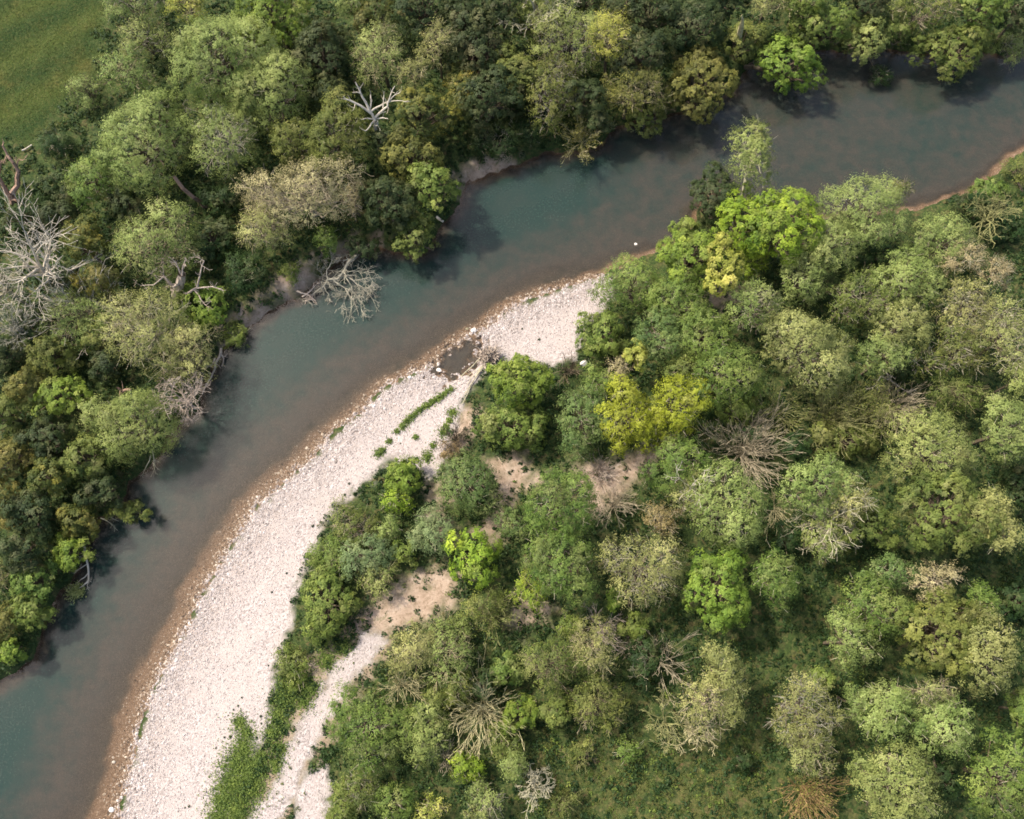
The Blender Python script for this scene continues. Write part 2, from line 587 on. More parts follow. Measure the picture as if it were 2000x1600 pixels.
silt = mixc(step_(noise(1.1, 6, .7), .40, .68), (.058, .0495, .0385), (.047, .043, .035))
silt = mixc(step_(noise(4.0, 4, .7), .50, .74), silt, (.037, .034, .027))
silt = mixc(step_(noise(5.5, 2, .5), .58, .74), silt, (.074, .063, .050))
silt = mixc(step_(noise(.45, 5, .7), .60, .74), silt, (.036, .036, .026))
teal = mixc(step_(noise(4.5, 3, .6), .48, .72), teal, (.032, .046, .036))
wob_ = math_('ADD', dpt, math_('MULTIPLY', math_('SUBTRACT', noise(.55, 6, .68), .5), .9))
murk = mixc(step_(wob_, .60, 1.30), silt, teal)
L.new(murk, df.inputs['Color'])
mx = N(n, 'ShaderNodeMixShader')
L.new(turb, mx.inputs[0])
L.new(tr.outputs[0], mx.inputs[1])
L.new(df.outputs[0], mx.inputs[2])
gls = N(n, 'ShaderNodeBsdfGlossy')
gls.inputs['Roughness'].default_value = .06
bump = N(n, 'ShaderNodeBump')
bump.inputs['Strength'].default_value = .32
bump.inputs['Distance'].default_value = .05
L.new(math_('ADD', noise(.9, 6, .65), math_('MULTIPLY', noise(5, 4, .6), .5)), bump.inputs['Height'])
L.new(bump.outputs[0], gls.inputs['Normal'])
fr = N(n, 'ShaderNodeFresnel')
fr.inputs['IOR'].default_value = 1.33
L.new(bump.outputs[0], fr.inputs['Normal'])
mx2 = N(n, 'ShaderNodeMixShader')
L.new(fr.outputs[0], mx2.inputs[0])
L.new(mx.outputs[0], mx2.inputs[1])
L.new(gls.outputs[0], mx2.inputs[2])
L.new(mx2.outputs[0], out.inputs[0])
o = mesh('river_water', np.column_stack([WP[used], np.zeros(len(used))]), inv.reshape(WF.shape), m_water,
         attrs={'depth': ('POINT', np.clip(WD[used], 0, 3))}, smooth=True)
tagk(o, 'structure', 'clear teal river bending round the gravel bar')


# ------------------------------------------------------------------ leaves, crowns, branches
def leaf_tris(c, nrmls, size, aspect, r):
    """One pointed leaf (a triangle) per centre."""
    t = nrm(np.cross(nrmls, r.normal(size=c.shape)))
    bt = np.cross(nrmls, t)
    s = size[:, None]
    V = np.stack([c + t * s * .6, c - t * s * .4 + bt * s * aspect, c - t * s * .4 - bt * s * aspect], 1)
    return V.reshape(-1, 3), np.arange(len(c) * 3).reshape(-1, 3)


LQ = 0.88
# lobes: how many, lobe size, tuft radius m, leaf length m, aspect, leaves per m2 of crown, gaps (0..1), twigs per m2, roundness of normals, height ratio
KIND = {
    'willow': (24, .31, .34, .185, .25, 270, .16, 6, .85, .85),
    'soft': (24, .32, .36, .175, .25, 280, .12, 5, .85, .85),
    'broad': (30, .26, .30, .19, .36, 240, .20, 0, .7, .9),
    'lumpy': (38, .22, .28, .19, .36, 260, .20, 0, .75, .9),
    'sparse': (18, .33, .40, .17, .27, 165, .22, 15, .7, .85),
    'twiggy': (20, .33, .40, .155, .27, 160, .17, 20, .7, .85),
    'thin': (16, .32, .4, .17, .27, 210, .15, 12, .7, .85),
}
UP = np.array([0, 0, 1.0])


def crown(r, rx, ry, rz, kind, tilt_tone=None, cone=0.0):
    """Leaves (verts, faces, tone) and twig segments round the origin (crown centre), plus the lobe centres."""
    nl, lr, tr_, ll, asp, dens, gap, tw, rnd, _ = KIND[kind]
    E = np.array([rx, ry, rz])
    R = (rx * ry) ** .5
    nl = int(np.clip(nl * (R / 3.6) ** 1.3, 7, 60))
    # uneven outline
    ph = r.uniform(0, 6.28, 4)
    d = nrm(r.normal(size=(nl * 4, 3)) + UP * .25)
    d = d[d[:, 2] > -.35]
    keep = [d[0]]
    for q in d[1:]:                                  # spread out
        if len(keep) >= nl:
            break
        if min(np.linalg.norm(q - k) for k in keep) > 1.35 / nl ** .5:
            keep.append(q)
    d = np.array(keep)
    az = np.arctan2(d[:, 1], d[:, 0])
    wob = 1 + .15 * np.sin(2 * az + ph[0]) + .13 * np.sin(3 * az + ph[1]) + .10 * np.sin(5 * az + ph[2])
    lob_r = R * lr * r.uniform(.5, 1.45, len(d)) * (3.6 / max(R, 2.2)) ** .12
    cen = d * (E * wob[:, None]) * (r.uniform(.58, .80, len(d)) * (1 - .25 * lr))[:, None]
    cen = np.vstack([cen, [[0, 0, rz * .25]]])
    lob_r = np.append(lob_r, R * .5)
    lob_t = np.append(r.normal(0, .13, len(d)), 0)
    lob_w = np.append(r.normal(0, .30, len(d)), 0)
    nleaf = int(dens * math.pi * rx * ry * LQ)
    per = 18 if kind in ('broad', 'lumpy') else 14
    nt_ = max(12, int(nleaf / per))
    pw = lob_r ** 2
    li = r.choice(len(cen), size=nt_ * 4, p=pw / pw.sum())
    dd = nrm(r.normal(size=(len(li), 3)) + UP * .55)
    reach = r.uniform(.78, 1.08, len(li)) + (r.random(len(li)) < .22) * r.uniform(.05, .24, len(li)) * (kind not in ('broad', 'lumpy'))
    tp = cen[li] + dd * (lob_r[li] * reach)[:, None] * np.array([1, 1, rz / R * .5 + .5])
    nz_ = Noise(max(1.3, R * .45), int(r.integers(1e9)), n=7)
    ok = nz_(tp) > -1.0 + gap * 1.9
    dist = np.linalg.norm(tp[:, None] - cen[None], axis=2) / lob_r[None]
    dist[np.arange(len(li)), li] = 9
    ok &= dist.min(1) > .86
    ok &= tp[:, 2] > -rz * .42
    tp, dd, li = tp[ok][:nt_], dd[ok][:nt_], li[ok][:nt_]
    k = len(tp)
    cnt = max(6, int(nleaf / max(k, 1)))
    cnt = min(cnt, 44)
    ti = np.repeat(np.arange(k), cnt)
    off = r.normal(size=(len(ti), 3))
    off *= (r.uniform(0, 1, len(ti)) ** .5 / np.maximum(np.linalg.norm(off, axis=1), 1e-6))[:, None]
    if kind in ('broad', 'lumpy'):
        off[:, 2] = np.abs(off[:, 2])
    if kind not in ('broad', 'lumpy'):               # sprays drawn out along the twig
        off = off * .75 + dd[ti] * (r.uniform(-1, 1.2, len(ti)))[:, None] * .9
    c = tp[ti] + off * tr_ * (r.uniform(.7, 1.35, k)[ti])[:, None]
    if cone:                                          # spire-shaped crowns narrow towards the top
        c[:, :2] *= (1 - cone * np.clip(c[:, 2] / rz, -1, 1))[:, None]
    nn = nrm(dd[ti] * (rnd + .35) + nrm(c / E) * .45 + off * .25 + UP * .3 + r.normal(size=c.shape) * .22)
    size = ll * r.uniform(.65, 1.35, len(c))
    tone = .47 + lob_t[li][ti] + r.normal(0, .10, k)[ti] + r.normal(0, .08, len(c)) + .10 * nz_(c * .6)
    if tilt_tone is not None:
        tone += np.clip((c / E) @ np.array([tilt_tone[0], tilt_tone[1], 0]), -1, 1)  # leaves paler to one side: yellow flush on some, painted sunlight on others
    V, F = leaf_tris(c, nn, size, asp, r)
    # twigs
    tws = None
    ntw = int(tw * .62 * math.pi * rx * ry)
    if ntw:
        l2 = r.choice(len(cen), size=ntw, p=pw / pw.sum())
        d2 = nrm(r.normal(size=(ntw, 3)) + UP * .5)
        a = cen[l2] + d2 * (lob_r[l2] * r.uniform(.2, .8, ntw))[:, None]
        e = a + nrm(d2 + r.normal(size=d2.shape) * .5) * r.uniform(.4, 1.0, ntw)[:, None]
        q = a[:, 2] > -rz * .6
        tws = (a[q], e[q])
    warm = np.clip(lob_w[li][ti] + r.normal(0, .22, k)[ti] + .35 * Noise(R * 1.2, int(r.integers(1e9)), n=6)(c), 0, 1)
    return V, F, np.clip(tone, 0, 1), tws, cen, lob_r, warm


class Branches:
    def __init__(self, r):
        self.r = r
        self.a, self.b, self.ra, self.rb = [], [], [], []

    def path(self, pts, r0, r1):
        m = len(pts) - 1
        for i in range(m):
            self.a.append(pts[i])
            self.b.append(pts[i + 1])
            self.ra.append(r0 + (r1 - r0) * i / m)
            self.rb.append(r0 + (r1 - r0) * (i + 1) / m)

    def grow(self, p, d, ln, r0, lvl, kids, wig=.22, up=.06, rmin=.014, ang=(.5, 1.0), steps=5, shr=(.45, .7)):
        rr = self.r
        p = np.array(p, float)
        d = np.array(d, float)
        st = ln / steps
        rads = np.linspace(r0, max(rmin, r0 * .3), steps + 1)
        pts = []
        for i in range(steps):
            d = d + rr.normal(size=3) * wig
            d[2] += up
            d /= np.linalg.norm(d)
            q = p + d * st
            self.a.append(p)
            self.b.append(q)
            self.ra.append(rads[i])
            self.rb.append(rads[i + 1])
            pts.append((q, d.copy(), rads[i + 1]))
            p = q
        if lvl <= 0:
            return
        for j in range(kids[0]):
            i = int(rr.integers(steps // 3, steps))
            q, dq, rq = pts[i]
            x = rr.normal(size=3)
            x = x - dq * (x @ dq)
            x /= max(np.linalg.norm(x), 1e-6)
            th = rr.uniform(*ang)
            self.grow(q, dq * math.cos(th) + x * math.sin(th), ln * rr.uniform(*shr), max(rmin, rq * .75), lvl - 1,
                      kids[1:], wig, up, rmin, ang, max(3, steps - 1), shr)

    def build(self, split=.06):
        a, b_, ra, rb = map(np.array, (self.a, self.b, self.ra, self.rb))
        big = ra > split
        parts = []
        if big.any():
            parts.append(tubes(a[big], b_[big], ra[big], rb[big], 6))
        if (~big).any():
            parts.append(tubes(a[~big], b_[~big], ra[~big], rb[~big], 3))
        return join(*parts)


def dry(p):
    """Nearest standing ground to a point (x, y)."""
    p = np.array(p[:2], float)
    if land(p[None])[0] > .35:
        return p
    best = None
    for rad in np.arange(.5, 9, .5):
        th = np.linspace(0, 2 * math.pi, 24, endpoint=False)
        q = p + rad * np.stack([np.cos(th), np.sin(th)], 1)
        h = land(q)
        if (h > .35).any():
            return q[int(np.argmax(h))]
    return p


seedc = [100]


def tree(name, px, py, rx, ry, kind, pal, H, label, group, bark='brown', tw='pale', tone=None, cat='tree', limbs=True, cone=0.0):
    seedc[0] += 1
    r = np.random.default_rng(seedc[0])
    H = H * (1.0 if px > 1000 and py > 400 else .87 if px > 430 or py < 640 else .68)
    k0 = mpp(px, py, H * .7) * (1.06 if 540 < px < 1000 and py > 880 else 1.07 if px > 1000 and py > 560 else 1.13)
    wrx, wry = rx * k0, ry * k0
    R = (wrx * wry) ** .5
    rz = min(R * KIND[kind][9], H * .52)
    hc = H - rz
    c = at(px, py, hc + rz * .35)
    c[2] = hc
    g0 = land(c[None, :2])[0]
    c[2] = max(hc + max(g0, 0), rz * .75 + max(g0, 0) + .1)
    bp = dry(c)
    base = np.array([bp[0], bp[1], land(bp[None])[0] - .12])
    t = thing(name, label, cat, base, group)
    V, F, tn, tws, cen, lr_, wm = crown(r, wrx, wry, rz, kind, tone, cone)
    off = c - base
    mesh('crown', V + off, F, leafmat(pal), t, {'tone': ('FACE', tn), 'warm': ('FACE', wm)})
    B = Branches(r)
    top = off + np.array([0, 0, -rz * .35])
    mid = np.array([off[0] * .25, off[1] * .25, top[2] * .5]) + r.normal(size=3) * .15
    tr0 = np.clip(R * .075, .06, .34)
    B.path([np.zeros(3), mid, top], tr0, tr0 * .6)
    if limbs:
        for i in range(len(cen)):
            e = cen[i] + off
            m_ = (top + e) / 2 + np.array([0, 0, -.12 * rz]) + r.normal(size=3) * .12 * R
            B.path([top, m_, e], tr0 * .45, .03)
            if KIND[kind][7] > 10:
                for _ in range(2):
                    B.grow(e, nrm(cen[i] + r.normal(size=3) * R * .4), lr_[i] * 1.0, .03, 1, (2,), steps=3, rmin=.014)
    v, f = B.build()
    mesh('trunk', v, f, barkmat(bark), t)
    if tws is not None:
        a, e = tws
        v, f = tubes(a + off, e + off, np.full(len(a), .022), np.full(len(a), .010), 3)
        mesh('twigs', v, f, barkmat(tw), t)['kind'] = 'stuff'
    return t


def bare(name, px, py, rp, H, style, bark, label, group, cat='tree', lean=(0, 0), dens=1.0, thick=1.0, fl=0.0, pal='khaki'):
    """A leafless tree or shrub whose foot is under pixel (px, py)."""
    seedc[0] += 1
    r = np.random.default_rng(seedc[0])
    g = at(px, py, 1.2 + (H * .55 if style != 'fan' else H * .12))
    bp = dry(g)
    base = np.array([bp[0], bp[1], land(bp[None])[0] - .1])
    R = rp * mpp(px, py, H * .6) * (1.02 if style != 'fan' else 1.0)
    t = thing(name, label, cat, base, group)
    B = Branches(r)
    if style == 'spread':
        th = np.array([lean[0], lean[1], 0.0])
        fork = np.array([0, 0, H * .42]) + th * .4
        tr0 = np.clip(R * .07, .09, .36) * thick
        B.path([np.zeros(3), fork * .5 + r.normal(size=3) * .12, fork], tr0, tr0 * .72)
        nb = int(7 * dens + 1)
        for i in range(nb):
            az = 2 * math.pi * (i + r.uniform(-.3, .3)) / nb
            ze = r.uniform(.45, 1.25)
            d = np.array([math.cos(az) * math.sin(ze), math.sin(az) * math.sin(ze), math.cos(ze)]) + th / max(H, 1) * .6
            B.grow(fork + np.array([0, 0, r.uniform(-.15, .05) * H]), nrm(d), R * r.uniform(.75, 1.0), tr0 * .6, 3, (4, 4, 3), .2, .05, .017)
        B.grow(fork, np.array([th[0] * .1, th[1] * .1, 1.0]), H * .5, tr0 * .7, 3, (5, 4, 3), .15, .05, .017)
    else:
        nb = int(30 * dens)
        for i in range(nb):
            az = r.uniform(0, 2 * math.pi)
            ze = r.uniform(.08, 1.25)
            d = np.array([math.cos(az) * math.sin(ze), math.sin(az) * math.sin(ze), math.cos(ze)])
            ln = (R * math.sin(ze) + min(H, R * 1.9) * math.cos(ze)) * r.uniform(.6, .85)
            B.grow(np.array([0, 0, .1]) + r.normal(size=3) * np.array([.15, .15, 0]), d, ln, .025 * thick, 2, (5, 2), .10, .03, .014, (.25, .65), 5, (.28, .45))
    v, f = B.build()
    part = mesh('branches' if style == 'fan' else 'trunk', v, f, barkmat(bark), t)
    if fl:
        ends = np.array(B.b)[np.array(B.rb) < .022]
        q = ends[r.random(len(ends)) < fl]
        q = np.repeat(q, 5, 0) + r.normal(size=(len(q) * 5, 3)) * .18
        V, F = leaf_tris(q, nrm(r.normal(size=q.shape) + UP * .6), r.uniform(.12, .22, len(q)), .3, r)
        mesh('crown', V, F, leafmat(pal), t, {'tone': ('FACE', np.clip(r.normal(.55, .2, len(q)), 0, 1))})
    return t


WB = 'trees on the wooded outer bank'
WS = 'shrubs on the wooded outer bank'
GB = 'trees of the copse behind the gravel bar'
GS = 'shrubs of the copse behind the gravel bar'

W, B_, G_ = 'willow_tree', 'broadleaf_tree', 'shrub'
# (name, px, py, rx, ry, kind, palette, height, label, group, options)
TREES = [
    # --- outer wooded bank, top edge and meadow side
    (W, 268, 22, 58, 50, 'sparse', 'sage', 8, 'grey-green willow at the top edge touching the meadow', WB, dict(tw='grey')),
    (W, 290, 85, 55, 38, 'sparse', 'sage', 6, 'dull grey willow just below the grey-green one beside the meadow', WB, dict(tw='grey')),
    (W, 372, 12, 42, 42, 'sparse', 'paleyellow', 8, 'straw yellow willow with pale twigs at the top edge', WB, dict(tw='straw')),
    (B_, 535, 52, 82, 78, 'lumpy', 'bright', 10, 'fresh bright green lumpy tree at the top edge', WB, {}),
    (W, 440, 130, 112, 88, 'willow', 'limewillow', 12, 'huge pale green willow, largest crown near the meadow', WB, dict(tone=(-.08, .1))),
    (W, 535, 195, 75, 72, 'willow', 'limewillow', 10, 'smooth pale green willow joined to the huge one, towards the river', WB, {}),
    (W, 262, 150, 48, 44, 'sparse', 'limewillow', 7, 'small yellow-green willow with pale twigs beside the meadow', WB, dict(tw='straw')),
    (W, 292, 290, 88, 92, 'willow', 'limewillow', 10, 'round lime-green willow in the wood between meadow corner and beige crown', WB, dict(tone=(.06, .05))),
    (W, 440, 285, 62, 72, 'sparse', 'sage', 9, 'thin grey-green willow with limbs showing through its crown', WB, dict(tw='pale', bark='grey')),
    (W, 665, 275, 58, 78, 'willow', 'olive', 10, 'olive willow with a sunny edge next to the white snag', WB, dict(tone=(.18, 0))),  # tone paints the sunny edge into the leaf colour
    (W, 585, 285, 48, 46, 'willow', 'olive', 8, 'small olive willow tucked above the beige crown', WB, {}),
    (G_, 182, 192, 36, 32, 'sparse', 'sage', 4, 'grey-green shrub standing out on the meadow edge', WS, dict(tw='brown', cat='shrub')),
    (W, 195, 365, 46, 52, 'willow', 'green', 7, 'mid green willow below the meadow corner', WB, {}),
    (G_, 120, 300, 38, 30, 'soft', 'herb', 2.5, 'low dark green thicket below the meadow corner', WS, dict(cat='shrub', limbs=False)),
    (G_, 110, 385, 50, 34, 'broad', 'herb', 3, 'low dark green thicket beside the forked dead trunk', WS, dict(cat='shrub', limbs=False)),
    (W, 600, 392, 108, 68, 'twiggy', 'beige', 9, 'broad beige catkin-covered tree above the fallen tree', WB, dict(tw='tan', bark='tan')),
    (W, 522, 462, 54, 48, 'twiggy', 'khaki', 7, 'beige-green twiggy tree at the lower side of the broad beige crown', WB, dict(tw='tan')),
    (G_, 695, 398, 28, 34, 'twiggy', 'beige', 6, 'small beige shrub between the beige crown and dark riverside tree', WS, dict(tw='pink', cat='shrub')),
    (B_, 632, 120, 62, 74, 'broad', 'dark', 8, 'dark olive tree between the pale willows and the white snag', WB, dict(tone=(0, -.08))),
    (W, 690, 20, 34, 32, 'willow', 'sage', 8, 'small grey-green willow at the top edge beside the dark trees', WB, {}),
    (B_, 735, 42, 44, 48, 'broad', 'darkgold', 8, 'olive-brown tree at the top edge', WB, {}),
    (B_, 825, 35, 62, 58, 'broad', 'dark', 8, 'dark green tree at the top edge above the two pale round crowns', WB, {}),
    (B_, 905, 45, 45, 60, 'broad', 'dark', 9, 'near-black green tree at the top edge beside the forked bare tree', WB, {}),
    (W, 748, 122, 60, 48, 'twiggy', 'sage', 9, 'khaki-green round crown with pale twigs above the white snag', WB, dict(tw='straw')),
    (W, 856, 100, 30, 40, 'twiggy', 'khaki', 9, 'small pale khaki crown, an upright oval above the dark gold-flecked tree', WB, dict(tw='straw')),
    (W, 806, 158, 36, 24, 'twiggy', 'khaki', 8, 'flat pale khaki crown between the oval one and the white snag', WB, dict(tw='straw')),
    (B_, 822, 235, 62, 70, 'lumpy', 'darkgold', 9, 'dark tree flecked with yellow beside the white snag', WB, dict(tone=(.1, .05))),
    (B_, 800, 318, 60, 48, 'lumpy', 'gold', 8, 'tree with orange-yellow sprays on the bank below the white snag', WB, {}),
    (B_, 760, 405, 58, 58, 'lumpy', 'dark', 8, 'dark green lumpy tree upstream of the fallen tree', WB, dict(tone=(.1, 0))),
    (B_, 852, 375, 50, 52, 'lumpy', 'green', 8, 'mid green lumpy tree overhanging the corner of the river bend', WB, {}),
    (B_, 812, 462, 46, 42, 'lumpy', 'olive', 6, 'olive-green tree leaning over the water above the fallen tree', WB, {}),
    (B_, 705, 480, 36, 26, 'broad', 'dark', 4, 'small dark bush on the bank behind the fallen tree', WS, {}),
    (B_, 935, 105, 62, 78, 'lumpy', 'dark', 9, 'dark green lumpy tree below the top edge, inland of the bank bush', WB, dict(tone=(.1, 0))),
    (B_, 960, 200, 72, 62, 'broad', 'dark', 8, 'dark green tree inland of the bushy grass bank', WB, {}),
    (B_, 905, 190, 30, 70, 'broad', 'darkgold', 6, 'slim dark brownish tree beside the gold-flecked tree', WB, {}),
    (G_, 975, 285, 66, 34, 'soft', 'herb', 2.2, 'grass-green bramble bank above the eroded edge', WS, dict(cat='shrub', limbs=False)),
    (G_, 1050, 258, 44, 30, 'soft', 'herb', 2.2, 'green bramble mound beside the tree leaning over the water', WS, dict(cat='shrub', limbs=False)),
    (B_, 1050, 55, 66, 52, 'broad', 'olive', 7, 'olive tree underneath the forked bare tree', WB, {}),
    (W, 1112, 85, 68, 58, 'sparse', 'limewillow', 9, 'yellow-green tree with grey twigs beside the forked bare tree', WB, dict(tw='grey')),
    (W, 1192, 92, 40, 55, 'sparse', 'paleyellow', 10, 'pale yellow glowing tree among dark ones near the top edge', WB, dict(tw='straw')),
    (W, 1080, 185, 58, 62, 'sparse', 'olive', 8, 'olive tree full of pale twigs above the leaning riverside tree', WB, dict(tw='grey')),
    (B_, 1250, 120, 56, 58, 'broad', 'dark', 9, 'dark olive tree behind the golden riverside tree', WB, {}),
    (W, 1228, 185, 72, 46, 'sparse', 'gold', 8, 'olive-yellow twiggy tree overhanging the river upstream of the leaning tree', WB, dict(tw='straw')),
    (B_, 1265, 222, 48, 34, 'lumpy', 'olive', 5, 'grey-olive tree dipping over the water under the olive-yellow one', WB, {}),
    (B_, 1168, 240, 32, 26, 'broad', 'dark', 5, 'small dark bush beside the leaning riverside tree', WS, {}),
    (B_, 1370, 160, 74, 72, 'lumpy', 'gold', 8, 'golden-olive tree overhanging the river', WB, dict(tone=(.1, 0))),
    (B_, 1350, 55, 78, 55, 'broad', 'dark', 8, 'dark green tree behind the golden riverside tree at the top', WB, {}),
    (B_, 1270, 40, 52, 44, 'broad', 'dark', 8, 'shaded dark tree at the top edge between pale yellow and golden trees', WB, {}),
    (B_, 1445, 90, 40, 42, 'broad', 'olive', 6, 'olive ivy-clad tree round the splintered trunk', WB, {}),
    (W, 1500, 8, 46, 32, 'twiggy', 'khaki', 8, 'khaki twiggy crown at the top edge near the splintered trunk', WB, dict(tw='straw')),
    (B_, 1542, 122, 66, 56, 'lumpy', 'bright', 7, 'bright green tree bulging over the water', WB, {}),
    (B_, 1612, 45, 66, 48, 'lumpy', 'green', 8, 'leafy mid green tree behind the bright green riverside tree', WB, {}),
    (B_, 1695, 72, 48, 48, 'lumpy', 'sage', 7, 'grey-green tree over the shaded water beside the bare brown bush', WB, {}),
    (G_, 1722, 148, 25, 18, 'soft', 'herb', 1.8, 'small dark bush hanging at the waterline under bare brown twigs', WS, dict(cat='shrub')),
    (W, 1798, 25, 66, 38, 'sparse', 'olive', 8, 'olive crown with brown twigs at the top edge above the river', WB, dict(tw='tan')),
    (B_, 1866, 92, 82, 52, 'lumpy', 'olive', 7, 'olive tree with yellow tips overhanging the wide water', WB, dict(tone=(.15, 0))),
    (B_, 1912, 22, 52, 42, 'lumpy', 'green', 9, 'green tree at the top edge above the yellow-tipped riverside tree', WB, {}),
    (G_, 1978, 88, 24, 36, 'sparse', 'sage', 4, 'slight grey-green bush on the far waterline at the frame edge', WS, dict(cat='shrub', tw='grey')),
    # --- outer wooded bank, downstream half
    (W, 312, 478, 88, 62, 'sparse', 'limewillow', 9, 'lime-yellow willow beside the dead tree with the pinkish trunk', WB, dict(tw='straw', tone=(-.05, 0))),
    (B_, 172, 488, 46, 48, 'broad', 'darkgold', 7, 'dark olive tree beside the big white bare tree', WB, {}),
    (B_, 120, 432, 42, 32, 'broad', 'dark', 5, 'dark bush above the big white bare tree', WS, {}),
    (B_, 420, 480, 40, 58, 'broad', 'herb', 4, 'deep green thicket between lime-yellow willow and beige tree', WS, {}),
    (B_, 445, 400, 45, 30, 'broad', 'herb', 4, 'deep green thicket beside the leaning brown trunk', WS, {}),
    (G_, 492, 540, 46, 38, 'soft', 'herb', 3.2, 'rounded dark green bush near the sandy bank', WS, dict(cat='shrub', limbs=False)),
    (G_, 576, 540, 22, 20, 'soft', 'green', 1.8, 'small round green bush on the bare sandy bank', WS, dict(cat='shrub', limbs=False)),
    (G_, 402, 608, 56, 46, 'lumpy', 'bright', 3.2, 'fresh green bramble below the dead tree with the pinkish trunk', WS, dict(cat='shrub', limbs=False)),
    (B_, 205, 560, 40, 36, 'broad', 'darkgold', 6, 'dark gold-flecked tree above the fan of white branches', WB, {}),
    (W, 165, 635, 66, 58, 'sparse', 'limewillow', 4.5, 'yellow-green crown under the fan of white branches', WB, dict(tw='straw')),
    (W, 298, 655, 84, 78, 'twiggy', 'khaki', 10, 'round khaki willow with pale limbs above the river bank', WB, dict(tw='straw', bark='pale')),
    (W, 375, 690, 48, 62, 'twiggy', 'khaki', 8, 'pale khaki willow at the very edge of the bank', WB, dict(tw='straw')),
    (W, 268, 838, 68, 74, 'soft', 'limewillow', 9, 'lime-green willow drooping towards the water', WB, dict(tone=(.12, -.05))),
    (W, 205, 820, 30, 36, 'soft', 'limewillow', 6, 'small lime-green willow inland of the drooping one', WB, {}),
    (B_, 132, 782, 52, 48, 'lumpy', 'bright', 7, 'bright green tree near the broken reddish stump', WB, {}),
    (B_, 60, 760, 36, 40, 'lumpy', 'gold', 7, 'tan-olive tree between the bright green tree and the frame edge', WB, {}),
    (B_, 115, 700, 50, 40, 'broad', 'olive', 6, 'olive tree below the fan of white branches', WB, {}),
    (B_, 225, 715, 40, 36, 'broad', 'dark', 5, 'dark thicket between khaki willow and broken reddish stump', WS, {}),
    (B_, 195, 660, 26, 44, 'broad', 'olive', 6, 'narrow olive tree between white fan branches and khaki willow', WB, {}),
    (B_, 20, 700, 40, 44, 'broad', 'dark', 6, 'dark tree at the frame edge beside the small grey bare tree', WB, {}),
    (B_, 25, 815, 44, 42, 'lumpy', 'olive', 7, 'olive tree at the frame edge level with the bright green tree', WB, {}),
    (B_, 105, 860, 48, 46, 'lumpy', 'dark', 7, 'dark green tree below the bright green tree', WB, {}),
    (B_, 180, 900, 50, 46, 'lumpy', 'olive', 7, 'brownish olive tree inland of the drooping lime willow', WB, {}),
    (B_, 35, 900, 48, 48, 'lumpy', 'gold', 7, 'tan-tipped tree at the frame edge among dark trees', WB, {}),
    (B_, 105, 940, 44, 42, 'lumpy', 'darkgold', 7, 'yellow-tipped dark tree in the middle of the dark downstream wood', WB, {}),
    (B_, 205, 965, 46, 36, 'lumpy', 'dark', 6, 'dark green tree on the bank below the drooping lime willow', WB, {}),
    (B_, 250, 1000, 40, 24, 'lumpy', 'olive', 4, 'olive bush reaching out over the water', WS, {}),
    (B_, 70, 1005, 52, 46, 'lumpy', 'dark', 7, 'dark blue-green tree, deepest in the downstream wood', WB, {}),
    (B_, 150, 1020, 44, 40, 'lumpy', 'darkgold', 6, 'dark gold tree inland of the bush over the water', WB, {}),
    (B_, 20, 985, 36, 50, 'broad', 'gold', 7, 'ochre-green tree hugging the frame edge', WB, {}),
    (B_, 135, 1075, 40, 40, 'lumpy', 'bright', 6, 'bright green bush above the ladder-like dead branch', WS, {}),
    (B_, 55, 1080, 48, 44, 'lumpy', 'dark', 7, 'dark green tree above the ochre clearing at the frame edge', WB, {}),
    (B_, 80, 1135, 44, 40, 'lumpy', 'green', 6, 'mid green tree on the bank beside the ladder-like dead branch', WB, {}),
    (W, 10, 1125, 30, 40, 'twiggy', 'khaki', 5, 'khaki twiggy crown cut by the frame edge', WB, dict(tw='straw')),
    (B_, 62, 1195, 42, 40, 'lumpy', 'green', 5, 'green tree at the last bulge of the outer bank', WB, {}),
    (B_, 20, 1215, 32, 36, 'broad', 'gold', 5, 'ochre bush at the frame edge near the end of the bank', WS, {}),
    (B_, 30, 1272, 40, 28, 'lumpy', 'bright', 4, 'yellow-green bush where the outer bank leaves the frame', WS, {}),
    (G_, 455, 655, 26, 26, 'soft', 'green', 1.8, 'green tuft of bramble above the driftwood pole', WS, dict(cat='shrub', limbs=False)),
    (G_, 640, 480, 26, 24, 'soft', 'green', 2.2, 'bright green clump just inland of the fallen tree', WS, dict(cat='shrub', limbs=False)),
    # --- copse behind the gravel bar: upper corner by the river
    ('poplar_tree', 1472, 296, 42, 68, 'willow', 'sage', 14, 'slender pale poplar with its bare stem showing', GB, dict(bark='pale', tone=(0, .1), cone=.5)),
    (B_, 1400, 378, 52, 62, 'lumpy', 'dark', 6, 'dark green bush beside the poplar stem at the water', GS, {}),
    (B_, 1455, 430, 70, 60, 'broad', 'yellowlime', 9, 'fresh lime-green tree in front of the poplar', GB, {}),
    (B_, 1532, 445, 74, 80, 'broad', 'yellowlime', 11, 'big yellow-lime tree at the river corner', GB, dict(tone=(.15, .03))),
    (B_, 1352, 502, 64, 70, 'lumpy', 'bright', 9, 'leafy lime-green tree at the tip of the gravel bar', GB, dict(tone=(.05, 0))),
    (B_, 1410, 520, 38, 62, 'lumpy', 'paleyellow', 10, 'pale yellow blossoming tree beside the yellow-lime one', GB, {}),
    (W, 1690, 415, 82, 62, 'soft', 'sage', 10, 'large silvery green willow by the river', GB, dict(tone=(.05, .1))),
    (W, 1625, 475, 62, 52, 'willow', 'sage', 9, 'silvery green willow between the yellow-lime tree and the large silvery one', GB, {}),
    (W, 1568, 545, 52, 50, 'willow', 'sage', 7, 'small silvery willow inland of the yellow-lime tree', GB, {}),
    (B_, 1752, 372, 30, 26, 'sparse', 'olive', 7, 'little olive tree peeping over the large silvery willow', GB, {}),
